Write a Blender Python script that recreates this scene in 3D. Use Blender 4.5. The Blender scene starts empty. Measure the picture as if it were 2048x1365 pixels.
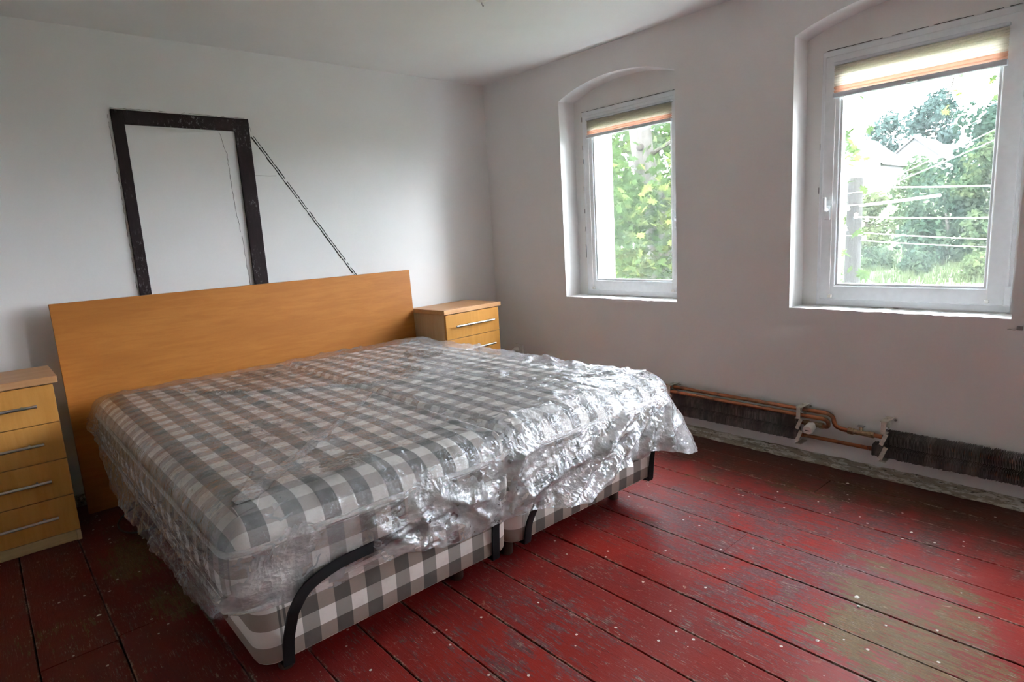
import bpy, bmesh, math, random
import numpy as np
from mathutils import Vector, Matrix
from mathutils.geometry import tessellate_polygon

random.seed(7)
scene = bpy.context.scene
C = scene.collection

# ------------------------------------------------------------------ camera
CAM = Vector((-3.1399, -3.7511, 1.2589))
F_PIX, YAW, PITCH, ROLL = 1219.06, 0.7188, -0.1741, -0.0587
fw = Vector((math.sin(YAW) * math.cos(PITCH), math.cos(YAW) * math.cos(PITCH), math.sin(PITCH)))
rt = Vector((math.cos(YAW), -math.sin(YAW), 0))
up = rt.cross(fw)
r2 = rt * math.cos(ROLL) + up * math.sin(ROLL)
u2 = -rt * math.sin(ROLL) + up * math.cos(ROLL)
cd = bpy.data.cameras.new('camera')
cam = bpy.data.objects.new('camera', cd)
C.objects.link(cam)
cd.sensor_width = 36
cd.lens = F_PIX / 2048 * 36
cd.clip_start = 0.05
cd.clip_end = 500
cam.matrix_world = Matrix(((r2.x, u2.x, -fw.x, CAM.x), (r2.y, u2.y, -fw.y, CAM.y), (r2.z, u2.z, -fw.z, CAM.z), (0, 0, 0, 1)))
scene.camera = cam

# ------------------------------------------------------------------ sky, sun, exposure
world = bpy.data.worlds.new('overcast_sky')
scene.world = world
world.use_nodes = True
bg = world.node_tree.nodes['Background']
bg.inputs['Color'].default_value = (0.88, 0.94, 1.04, 1)
bg.inputs['Strength'].default_value = 21.5

sd = bpy.data.lights.new('hazy_sun', 'SUN')
sd.energy = 1.0
sd.angle = math.radians(19)
sd.color = (1.0, 0.99, 0.98)
sun = bpy.data.objects.new('hazy_sun', sd)
C.objects.link(sun)
AZ, EL = math.radians(56), math.radians(13)
sun_dir = Vector((-math.cos(AZ) * math.cos(EL), math.sin(AZ) * math.cos(EL), -math.sin(EL)))
sun.rotation_euler = sun_dir.to_track_quat('-Z', 'Y').to_euler()
sun.location = (4, -6, 3)

scene.view_settings.view_transform = 'Standard'
scene.view_settings.look = 'None'
scene.view_settings.exposure = 1.46
scene.view_settings.gamma = 1.0
scene.view_settings.use_curve_mapping = False
cy = scene.cycles
cy.max_bounces = 9
cy.diffuse_bounces = 6
cy.glossy_bounces = 3
cy.transmission_bounces = 4
cy.transparent_max_bounces = 10
cy.caustics_reflective = False
cy.caustics_refractive = False

# ------------------------------------------------------------------ helpers
OFF = {}                     # world translation of every object that has been built


def tag(o, label=None, cat=None, group=None, kind=None):
    if label: o['label'] = label
    if cat: o['category'] = cat
    if group: o['group'] = group
    if kind: o['kind'] = kind
    return o


def empty(name, loc, label=None, cat=None, group=None):
    o = bpy.data.objects.new(name, None)
    o.empty_display_size = 0.05
    C.objects.link(o)
    o.location = loc
    OFF[o.name] = Vector(loc)
    return tag(o, label, cat, group)


def link_mesh(name, me, parent=None, loc=None):
    o = bpy.data.objects.new(name, me)
    C.objects.link(o)
    if parent is not None:
        o.parent = parent
    if loc is not None:
        o.location = loc
    return o


class MB:
    """collects geometry in world space, then links it as ONE mesh object"""

    def __init__(self):
        self.v, self.f, self.uv = [], [], None

    def add(self, vs, fs):
        b = len(self.v)
        self.v += [tuple(p) for p in vs]
        self.f += [tuple(b + i for i in q) for q in fs]
        return self

    def box(self, x0, x1, y0, y1, z0, z1, rot=None, pivot=None):
        vs = [Vector(p) for p in ((x0, y0, z0), (x1, y0, z0), (x1, y1, z0), (x0, y1, z0), (x0, y0, z1), (x1, y0, z1), (x1, y1, z1), (x0, y1, z1))]
        if rot is not None:
            pv = Vector(pivot) if pivot else sum(vs, Vector()) / 8
            vs = [rot @ (p - pv) + pv for p in vs]
        return self.add(vs, [(0, 3, 2, 1), (4, 5, 6, 7), (0, 1, 5, 4), (1, 2, 6, 5), (2, 3, 7, 6), (3, 0, 4, 7)])

    def ring_tube(self, pts, radii, n=10, cap=True):
        pts = [Vector(p) for p in pts]
        if not hasattr(radii, '__len__'):
            radii = [radii] * len(pts)
        b = len(self.v)
        t0 = (pts[1] - pts[0]).normalized()
        a = t0.orthogonal().normalized()
        for i, p in enumerate(pts):
            t = (pts[min(i + 1, len(pts) - 1)] - pts[max(i - 1, 0)])
            t = t.normalized() if t.length > 1e-9 else t0
            a = (a - t * a.dot(t))
            a = a.normalized() if a.length > 1e-6 else t.orthogonal().normalized()
            c = t.cross(a)
            for k in range(n):
                w = 2 * math.pi * k / n
                self.v.append(tuple(p + (a * math.cos(w) + c * math.sin(w)) * radii[i]))
        for i in range(len(pts) - 1):
            for k in range(n):
                k2 = (k + 1) % n
                self.f.append((b + i * n + k, b + i * n + k2, b + (i + 1) * n + k2, b + (i + 1) * n + k))
        if cap:
            self.f.append(tuple(b + k for k in range(n))[::-1])
            e = b + (len(pts) - 1) * n
            self.f.append(tuple(e + k for k in range(n)))
        return self

    def cyl(self, p, q, r, n=12):
        return self.ring_tube([p, q], r, n)

    def prism(self, poly, axis, a, b):
        """poly: 2-D outline in the two other axes, extruded along axis from a to b"""
        def put(u, w, t):
            return {'x': (t, u, w), 'y': (u, t, w), 'z': (u, w, t)}[axis]
        n = len(poly)
        vs = [put(u, w, a) for u, w in poly] + [put(u, w, b) for u, w in poly]
        fs = [tuple(range(n))[::-1], tuple(range(n, 2 * n))] + [(i, (i + 1) % n, n + (i + 1) % n, n + i) for i in range(n)]
        return self.add(vs, fs)

    def build(self, name, mat, parent=None, bevel=0.0, segs=2, smooth=False, world_loc=None, auto=None):
        base = OFF[parent.name] if parent is not None else Vector(world_loc or (0, 0, 0))
        me = bpy.data.meshes.new(name)
        me.from_pydata([(p[0] - base.x, p[1] - base.y, p[2] - base.z) for p in self.v], [], self.f)
        bm = bmesh.new()
        bm.from_mesh(me)
        bmesh.ops.recalc_face_normals(bm, faces=bm.faces)
        if bevel > 0:
            es = [e for e in bm.edges if len(e.link_faces) == 2 and e.calc_face_angle(0) > 0.6]
            bmesh.ops.bevel(bm, geom=es, offset=bevel, segments=segs, affect='EDGES', profile=0.5, clamp_overlap=True)
        bm.to_mesh(me)
        bm.free()
        if mat is not None:
            me.materials.append(mat)
        if smooth:
            me.polygons.foreach_set('use_smooth', [True] * len(me.polygons))
            try:
                me.set_sharp_from_angle(angle=auto or math.radians(40))
            except Exception:
                pass
        o = link_mesh(name, me, parent, None if parent is not None else base)
        OFF[o.name] = base
        return o


def np_mesh(name, V, Fq, mat, parent=None, world_loc=None, uv=None, smooth=True):
    """grid meshes from numpy arrays; uv is per vertex"""
    base = OFF[parent.name] if parent is not None else Vector(world_loc or (0, 0, 0))
    me = bpy.data.meshes.new(name)
    me.from_pydata((V - np.array(base)).tolist(), [], Fq.tolist())
    if uv is not None:
        lay = me.uv_layers.new(name='UVMap')
        li = np.zeros(len(me.loops), dtype=np.int32)
        me.loops.foreach_get('vertex_index', li)
        lay.data.foreach_set('uv', uv[li].astype(np.float32).ravel())
    if smooth:
        me.polygons.foreach_set('use_smooth', [True] * len(me.polygons))
    me.materials.append(mat)
    o = link_mesh(name, me, parent, None if parent is not None else base)
    OFF[o.name] = base
    return o


def smooth_path(pts, n=8):
    """Catmull-Rom through the points"""
    P = [Vector(p) for p in pts]
    P = [P[0] * 2 - P[1]] + P + [P[-1] * 2 - P[-2]]
    out = []
    for i in range(1, len(P) - 2):
        for k in range(n):
            t = k / n
            a, b, c, d = P[i - 1], P[i], P[i + 1], P[i + 2]
            out.append(0.5 * ((2 * b) + (c - a) * t + (2 * a - 5 * b + 4 * c - d) * t * t + (3 * b - a - 3 * c + d) * t ** 3))
    out.append(P[-2])
    return out


# numpy value noise -------------------------------------------------
def _hash(i, j, seed):
    n = (i.astype(np.int64) * 374761393 + j.astype(np.int64) * 668265263 + seed * 1442695041) & 0xffffffff
    n = ((n ^ (n >> 13)) * 1274126177) & 0xffffffff
    return ((n ^ (n >> 16)) & 0xffff) / 65535.0


def vnoise(x, y, seed=0):
    x = np.asarray(x, float); y = np.asarray(y, float)
    i, j = np.floor(x), np.floor(y)
    fx, fy = x - i, y - j
    fx = fx * fx * (3 - 2 * fx); fy = fy * fy * (3 - 2 * fy)
    a, b = _hash(i, j, seed), _hash(i + 1, j, seed)
    c, d = _hash(i, j + 1, seed), _hash(i + 1, j + 1, seed)
    return (a + (b - a) * fx) * (1 - fy) + (c + (d - c) * fx) * fy


def fbm(x, y, seed=0, octv=3):
    s, a = 0, 0.5
    for k in range(octv):
        s = s + a * (vnoise(x * 2 ** k, y * 2 ** k, seed + k) - 0.5)
        a *= 0.5
    return s


def ridged(x, y, seed=0):
    return 1 - np.abs(2 * vnoise(x, y, seed) - 1)


# ------------------------------------------------------------------ materials
class NT:
    def __init__(self, name):
        self.m = bpy.data.materials.new(name)
        self.m.use_nodes = True
        self.t = self.m.node_tree
        self.t.nodes.clear()
        self.out = self.t.nodes.new('ShaderNodeOutputMaterial')

    def put(self, sock, v):
        if v is None:
            return
        if isinstance(v, bpy.types.NodeSocket):
            self.t.links.new(v, sock)
        elif isinstance(v, (tuple, list)) and len(v) == 3 and sock.type == 'RGBA':
            sock.default_value = (*v, 1)
        else:
            sock.default_value = v

    def n(self, typ, out=0, props=None, **kw):
        nd = self.t.nodes.new('ShaderNode' + typ)
        for k, v in (props or {}).items():
            setattr(nd, k, v)
        for k, v in kw.items():
            key = int(k[1:]) if k[0] == '_' and k[1:].isdigit() else k.replace('_', ' ')
            self.put(nd.inputs[key], v)
        return nd.outputs[out]

    def math(self, op, a, b=None, c=None, clamp=False):
        nd = self.t.nodes.new('ShaderNodeMath')
        nd.operation = op
        nd.use_clamp = clamp
        for s, v in zip(nd.inputs, (a, b, c)):
            self.put(s, v)
        return nd.outputs[0]

    def vmath(self, op, a, b=None):
        nd = self.t.nodes.new('ShaderNodeVectorMath')
        nd.operation = op
        self.put(nd.inputs[0], a)
        if b is not None:
            self.put(nd.inputs[1], b)
        return nd.outputs[0]

    def mix(self, f, a, b, blend='MIX'):
        nd = self.t.nodes.new('ShaderNodeMix')
        nd.data_type = 'RGBA'
        nd.blend_type = blend
        self.put(nd.inputs[0], f)
        self.put(nd.inputs[6], a)
        self.put(nd.inputs[7], b)
        return nd.outputs[2]

    def ramp(self, v, lo, hi):
        nd = self.t.nodes.new('ShaderNodeMapRange')
        nd.interpolation_type = 'SMOOTHSTEP'
        self.put(nd.inputs[0], v)
        nd.inputs[1].default_value = lo
        nd.inputs[2].default_value = hi
        return nd.outputs[0]

    def pos(self):
        return self.n('NewGeometry', 0)

    def obj(self):
        return self.n('TexCoord', 3)

    def noise(self, vec, scale, detail=3.0, rough=0.55, dist=0.0):
        return self.n('TexNoise', 0, Vector=vec, Scale=scale, Detail=detail, Roughness=rough, Distortion=dist)

    def scale(self, vec, s):
        return self.vmath('MULTIPLY', vec, s)

    def bump(self, h, strength=0.3, dist=0.01):
        return self.n('Bump', 0, Strength=strength, Distance=dist, Height=h)

    def pbr(self, color, rough=0.5, normal=None, metal=0.0, spec=0.5, **kw):
        return self.n('BsdfPrincipled', 0, Base_Color=color, Roughness=rough, Normal=normal, Metallic=metal, Specular_IOR_Level=spec, **kw)

    def schlick(self, normal=None, f0=0.04):
        """two-sided Fresnel reflectance of a thin clear sheet"""
        g = self.t.nodes.new('ShaderNodeNewGeometry')
        nd = self.t.nodes.new('ShaderNodeVectorMath')
        nd.operation = 'DOT_PRODUCT'
        self.put(nd.inputs[0], normal if normal is not None else g.outputs['Normal'])
        self.put(nd.inputs[1], g.outputs['Incoming'])
        c = self.math('ABSOLUTE', nd.outputs['Value'])
        p5 = self.math('POWER', self.math('SUBTRACT', 1.0, c, clamp=True), 5.0)
        return self.math('MULTIPLY_ADD', p5, 1 - f0, f0, clamp=True)

    def end(self, shader):
        self.t.links.new(shader, self.out.inputs[0])
        return self.m


def plain(name, color, rough=0.5, metal=0.0, spec=0.5, var=0.06, scale=30.0, bump=0.0):
    k = NT(name)
    nz = k.noise(k.obj(), scale, 1)
    col = k.mix(k.ramp(nz, 0.3, 0.7), tuple(c * (1 - var) for c in color), tuple(min(1, c * (1 + var)) for c in color))
    nor = k.bump(nz, bump, 0.003) if bump else None
    return k.end(k.pbr(col, rough, nor, metal, spec))


def plaster(name, color):
    k = NT(name)
    p = k.pos()
    a = k.noise(p, 1.7, 3)
    col = k.mix(k.ramp(a, 0.3, 0.75), tuple(x * 0.955 for x in color), color)
    return k.end(k.n('BsdfDiffuse', 0, Color=col))


M = {}
M['wall'] = plaster('wall_plaster', (0.79, 0.775, 0.765))
M['ceiling'] = plaster('ceiling_paint', (0.80, 0.795, 0.79))
M['outside_wall'] = plaster('outside_render', (0.80, 0.79, 0.77))
M['pvc'] = plain('window_plastic_white', (0.80, 0.82, 0.84), 0.3, var=0.02)
M['chrome'] = plain('brushed_steel_bar', (0.55, 0.55, 0.56), 0.32, 1.0, var=0.05)
M['black_metal'] = plain('black_painted_steel', (0.008, 0.008, 0.009), 0.6, var=0.15, spec=0.25)
M['leg_wood'] = plain('dark_leg_wood', (0.05, 0.03, 0.02), 0.5)
M['piping'] = plain('light_grey_piping_cloth', (0.50, 0.47, 0.44), 0.8, var=0.08, scale=200, bump=0.3)
M['cream_metal'] = plain('cream_painted_bracket', (0.50, 0.45, 0.38), 0.5, var=0.12, scale=60)
M['brass'] = plain('tarnished_brass', (0.34, 0.25, 0.15), 0.45, 0.7, var=0.2, scale=80)
M['white_plastic'] = plain('white_plastic', (0.72, 0.70, 0.66), 0.4, var=0.04)
M['rubber'] = plain('black_cable_rubber', (0.012, 0.012, 0.013), 0.5)
M['dark_gap'] = plain('dark_gap_dirt', (0.012, 0.009, 0.007), 0.9, spec=0.1)
M['crack'] = plain('dark_plaster_crack', (0.035, 0.03, 0.026), 0.95, spec=0.1)
M['faint_crack'] = plain('grey_hairline_crack', (0.26, 0.25, 0.24), 0.95, spec=0.1)
M['rail'] = plain('blind_rail_grey', (0.62, 0.64, 0.68), 0.4, var=0.03)
M['flake'] = plain('white_paint_flake', (0.7, 0.66, 0.6), 0.8)
M['grey_metal'] = plain('grey_zinc', (0.32, 0.31, 0.30), 0.5, 0.6)


def copper():
    k = NT('copper_pipe_metal')
    p = k.obj()
    t = k.ramp(k.noise(p, 14, 4), 0.45, 0.7)
    col = k.mix(t, (0.40, 0.145, 0.062), (0.17, 0.09, 0.052))
    return k.end(k.pbr(col, k.math('MULTIPLY_ADD', t, 0.25, 0.32), None, 0.75))


M['copper'] = copper()


def fins():
    k = NT('dusty_black_fin_metal')
    p = k.pos()
    t = k.ramp(k.noise(k.scale(p, (1, 6, 2)), 6, 4), 0.42, 0.75)
    col = k.mix(t, (0.15, 0.125, 0.125), (0.34, 0.29, 0.26))
    return k.end(k.pbr(col, 0.75, None, 0.1, 0.3))


M['fins'] = fins()


def baseboard_mat():
    k = NT('peeling_skirting_paint')
    p = k.pos()
    a = k.noise(k.scale(p, (6, 1.6, 6)), 7, 6, 0.7)
    b = k.noise(k.scale(p, (3, 1, 6)), 22, 4, 0.7)
    col = k.mix(k.ramp(a, 0.44, 0.52), (0.56, 0.52, 0.46), (0.32, 0.27, 0.21))
    col = k.mix(k.ramp(b, 0.58, 0.66), col, (0.045, 0.034, 0.026))
    return k.end(k.pbr(col, 0.8, k.bump(k.math('ADD', a, b), 0.9, 0.008), 0, 0.2))


M['baseboard'] = baseboard_mat()


def door_frame_mat():
    k = NT('dark_brown_frame_with_paint_scrapes')
    p = k.pos()
    g = k.noise(k.scale(p, (9, 9, 1.5)), 9, 4)
    s = k.noise(k.scale(p, (1, 1, 0.5)), 70, 5, 0.75)
    big = k.noise(p, 5.0, 3)
    col = k.mix(g, (0.012, 0.007, 0.008), (0.036, 0.022, 0.023))
    m = k.math('MULTIPLY', k.ramp(s, 0.54, 0.64), k.ramp(big, 0.46, 0.64))
    col = k.mix(k.math('MULTIPLY', m, 0.5), col, (0.42, 0.42, 0.41))
    return k.end(k.pbr(col, 0.75, k.bump(k.math('ADD', s, g), 0.35, 0.004), 0, 0.2))


M['door_frame'] = door_frame_mat()


def wood(name, c1, c2, c3, along='x', stave=0.0, rough=0.42):
    k = NT(name)
    p = k.obj()
    st = {'x': (1.0, 9, 9), 'y': (9, 1.0, 9), 'z': (9, 9, 1.0)}[along]
    g = k.noise(k.scale(p, st), 5.0, 5, 0.6, 0.6)
    fine = k.noise(k.scale(p, tuple(s * 6 for s in st)), 7.0, 3)
    big = k.noise(k.scale(p, {'x': (.6, 2, 2), 'y': (2, .6, 2), 'z': (2, 2, .6)}[along]), 2.2, 2)
    col = k.mix(k.ramp(g, 0.3, 0.7), c1, c2)
    col = k.mix(k.math('MULTIPLY', k.ramp(big, 0.4, 0.65), 0.5), col, c3)
    col = k.mix(k.math('MULTIPLY', k.ramp(fine, 0.60, 0.72), 0.25), col, tuple(x * 0.62 for x in c1))
    if stave:
        ax = {'x': 2, 'y': 0, 'z': 0}[along]
        sep = k.n('SeparateXYZ', ax, Vector=p)
        cell = k.math('FLOOR', k.math('DIVIDE', sep, stave))
        rnd = k.n('TexWhiteNoise', 0, props={'noise_dimensions': '1D'}, W=cell)
        col = k.mix(k.math('MULTIPLY', rnd, 0.55), col, tuple(x * 0.66 for x in c2))
    return k.end(k.pbr(col, rough, k.bump(fine, 0.05, 0.002), 0, 0.25))


M['headboard'] = wood('orange_beech_veneer', (0.41, 0.146, 0.024), (0.47, 0.180, 0.034), (0.35, 0.118, 0.018), 'x', 0, 0.48)
M['drawer'] = wood('birch_drawer_front', (0.56, 0.255, 0.055), (0.62, 0.30, 0.075), (0.48, 0.20, 0.038), 'z', 0.072, 0.4)
M['chest_side'] = wood('pale_chest_side', (0.56, 0.36, 0.19), (0.62, 0.42, 0.24), (0.50, 0.30, 0.15), 'z', 0.055, 0.5)
M['chest_top'] = wood('solid_wood_chest_top', (0.52, 0.27, 0.12), (0.62, 0.36, 0.18), (0.42, 0.20, 0.08), 'x', 0.0, 0.4)
M['plinth'] = wood('pale_plinth', (0.50, 0.34, 0.17), (0.56, 0.40, 0.21), (0.46, 0.30, 0.14), 'x', 0, 0.5)


def gingham(name, light, row, mid, dark):
    """checks of 5 cm from a UV map laid out in metres"""
    k = NT(name)
    uv = k.n('UVMap', 0, props={'uv_map': 'UVMap'})
    sep = k.t.nodes.new('ShaderNodeSeparateXYZ')
    k.put(sep.inputs[0], uv)

    def stripe(s):
        fr = k.math('FRACT', k.math('DIVIDE', s, 0.1))
        return k.math('LESS_THAN', fr, 0.5)
    a, b = stripe(sep.outputs[0]), stripe(sep.outputs[1])
    col = k.mix(a, k.mix(b, light, row), k.mix(b, mid, dark))
    weave = k.noise(k.scale(uv, (1, 1, 1)), 900.0, 2)
    soft = k.noise(uv, 14.0, 3)
    col = k.mix(k.math('MULTIPLY', k.ramp(soft, 0.45, 0.8), 0.25), col, tuple(x * 0.72 for x in mid), 'MIX')
    return k.end(k.pbr(col, 0.85, k.bump(k.math('ADD', k.math('MULTIPLY', weave, 0.3), soft), 0.2, 0.004), 0, 0.15))


M['check'] = gingham('grey_gingham_cloth', (0.70, 0.66, 0.62), (0.38, 0.33, 0.30), (0.20, 0.185, 0.172), (0.080, 0.077, 0.076))
M['check_base'] = gingham('brown_grey_gingham_cloth', (0.72, 0.67, 0.63), (0.29, 0.235, 0.20), (0.29, 0.265, 0.24), (0.105, 0.094, 0.083))


def floor_paint():
    k = NT('worn_red_floor_paint')
    p = k.pos()
    sep = k.t.nodes.new('ShaderNodeSeparateXYZ')
    k.put(sep.inputs[0], p)
    rnd = k.n('ObjectInfo', 5)
    sh = k.n('CombineXYZ', 0, X=k.math('MULTIPLY', rnd, 7.0), Y=k.math('MULTIPLY', rnd, 31.0), Z=0.0)
    q = k.vmath('ADD', p, sh)
    streak = k.noise(k.scale(q, (22, 2.2, 1)), 2.6, 6, 0.7, 0.3)
    fine = k.noise(k.scale(q, (70, 9, 1)), 3.0, 5, 0.75)
    blot = k.noise(p, 2.1, 5, 0.6)
    blot2 = k.noise(p, 7.5, 6, 0.7)
    grit = k.noise(p, 85.0, 4, 0.7)

    def patch(cx, cy, rx, ry, pw=1.0):
        d = k.vmath('MULTIPLY', k.vmath('SUBTRACT', p, (cx, cy, 0)), (1 / rx, 1 / ry, 0))
        nd = k.t.nodes.new('ShaderNodeVectorMath')
        nd.operation = 'LENGTH'
        k.put(nd.inputs[0], d)
        return k.math('MULTIPLY', k.ramp(nd.outputs['Value'], 1.0, 0.25), pw)

    def union(lst):
        r = lst[0]
        for x in lst[1:]:
            r = k.math('MAXIMUM', r, x)
        return r
    red = k.mix(k.ramp(blot, 0.35, 0.65), (0.235, 0.020, 0.014), (0.175, 0.020, 0.018))
    red = k.mix(k.math('MULTIPLY', rnd, 0.35), red, (0.15, 0.022, 0.02))
    brown_shade = k.math('MULTIPLY', k.ramp(sep.outputs[0], -2.45, -2.8), k.math('MULTIPLY_ADD', blot2, 0.5, 0.35))  # browner boards on the left; the shade there is painted in too
    red = k.mix(brown_shade, red, (0.062, 0.026, 0.018))
    # scuffed paint, greyed to lavender to imitate sheen on the boards
    scuff_sheen = union([patch(-0.95, -2.55, 0.55, 0.75), patch(-1.15, -3.0, 0.6, 0.6), patch(-0.55, -2.8, 0.35, 0.7, 0.8), patch(-2.0, -2.45, 0.5, 0.45, 0.55)])
    c0 = lambda v, w: k.math('MULTIPLY', k.math('SUBTRACT', v, 0.5), w)
    tex = k.math('ADD', c0(streak, 2.3), k.math('ADD', c0(fine, 2.0), c0(blot2, 1.5)))
    m_sc = k.math('MULTIPLY', k.ramp(k.math('ADD', k.math('MULTIPLY', scuff_sheen, 0.42), tex), 0.20, 0.46), 0.85)
    col = k.mix(m_sc, red, k.mix(k.ramp(grit, 0.35, 0.65), (0.135, 0.068, 0.075), (0.080, 0.045, 0.046)))
    # bare wood patches
    bare = union([patch(-1.28, -3.28, 0.30, 0.50), patch(-1.05, -3.22, 0.2, 0.4, 0.9), patch(-0.85, -3.2, 0.10, 0.35, 0.85), patch(-0.40, -2.6, 0.12, 0.32, 0.8), patch(-0.22, -2.9, 0.14, 0.5, 0.75),
                  patch(-2.80, -0.85, 0.20, 0.36, 1.0), patch(-2.74, -1.34, 0.16, 0.28, 1.0), patch(-2.95, -1.9, 0.12, 0.25, 0.8), patch(-3.35, -1.6, 0.15, 0.3, 0.6), patch(-1.62, -3.3, 0.2, 0.35, 0.7),
                  patch(-0.55, -2.15, 0.08, 0.25, 0.6), patch(-3.1, -1.25, 0.25, 0.2, 0.45)])
    m_b = k.ramp(k.math('ADD', k.math('MULTIPLY', bare, 0.72), tex), 0.42, 0.60)
    woodc = k.mix(k.ramp(fine, 0.35, 0.7), (0.185, 0.130, 0.058), (0.065, 0.042, 0.022))
    col = k.mix(k.math('MULTIPLY', m_b, 0.85), col, woodc)
    # dirty boards toward the window wall; lens falloff there is painted in as well
    dirt_vignette = k.math('MULTIPLY', k.ramp(k.math('ADD', blot2, k.math('MULTIPLY', k.ramp(sep.outputs[0], -0.85, -0.05), 0.42)), 0.56, 0.92), 0.8)
    col = k.mix(dirt_vignette, col, (0.055, 0.028, 0.018))
    # scratches down to pale wood, chips and specks
    m_f = k.math('MULTIPLY', k.ramp(k.math('ADD', fine, k.math('MULTIPLY', blot2, 0.35)), 0.77, 0.84), 0.7)
    col = k.mix(m_f, col, (0.34, 0.25, 0.20))
    chip = k.math('MULTIPLY', k.ramp(k.noise(k.scale(q, (2.2, 1, 1)), 15, 7, 0.78, 0.8), 0.63, 0.66), k.ramp(blot, 0.40, 0.55))
    col = k.mix(k.math('MULTIPLY', chip, 0.8), col, (0.36, 0.27, 0.19))
    hair = k.noise(k.scale(q, (150, 5, 1)), 2.0, 3, 0.6, 0.2)
    col = k.mix(k.math('MULTIPLY', k.math('MULTIPLY', k.ramp(hair, 0.62, 0.67), k.ramp(blot2, 0.45, 0.6)), 0.6), col, (0.30, 0.20, 0.17))
    hair2 = k.noise(k.scale(k.vmath('ADD', q, (3.3, 1.7, 0)), (30, 55, 1)), 1.6, 4, 0.7, 1.5)
    col = k.mix(k.math('MULTIPLY', k.math('MULTIPLY', k.ramp(hair2, 0.655, 0.69), k.ramp(blot, 0.48, 0.6)), 0.55), col, (0.28, 0.20, 0.17))
    dk = k.math('MULTIPLY', k.ramp(k.noise(k.scale(q, (60, 4, 1)), 2.2, 5, 0.7), 0.57, 0.70), 0.7)
    col = k.mix(dk, col, (0.055, 0.018, 0.015))
    vor = k.t.nodes.new('ShaderNodeTexVoronoi')
    k.put(vor.inputs['Vector'], p)
    vor.inputs['Scale'].default_value = 26.0
    keep = k.math('GREATER_THAN', k.n('SeparateColor', 0, Color=vor.outputs['Color']), 0.85)
    dot = k.math('MULTIPLY', k.math('LESS_THAN', k.math('ADD', vor.outputs['Distance'], k.math('MULTIPLY', grit, 0.16)), 0.20), keep)
    col = k.mix(dot, col, (0.55, 0.49, 0.45))
    # pale filler / bare edge along the joints (UV.x is the distance from the nearest long edge)
    uv = k.n('UVMap', 0, props={'uv_map': 'UVMap'})
    ex = k.n('SeparateXYZ', 0, Vector=uv)
    edge = k.math('MULTIPLY', k.ramp(ex, 0.0075, 0.001), k.ramp(k.noise(k.scale(q, (1, 1.5, 1)), 7, 4, 0.7), 0.46, 0.60))
    col = k.mix(k.math('MULTIPLY', edge, 0.75), col, k.mix(k.ramp(grit, 0.4, 0.6), (0.40, 0.33, 0.27), (0.10, 0.06, 0.04)))
    rough = k.math('ADD', k.math('MULTIPLY', k.math('MAXIMUM', m_b, m_sc), 0.20), k.math('MULTIPLY_ADD', fine, 0.16, 0.25))
    h = k.math('ADD', k.math('MULTIPLY', fine, 0.5), k.math('SUBTRACT', k.math('MULTIPLY', blot, 2.5), k.math('MULTIPLY', chip, 0.6)))
    h = k.math('ADD', h, k.math('MULTIPLY', streak, 0.7))
    return k.end(k.pbr(col, rough, k.bump(h, 0.30, 0.006), 0, 0.06))


M['floor'] = floor_paint()


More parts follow.
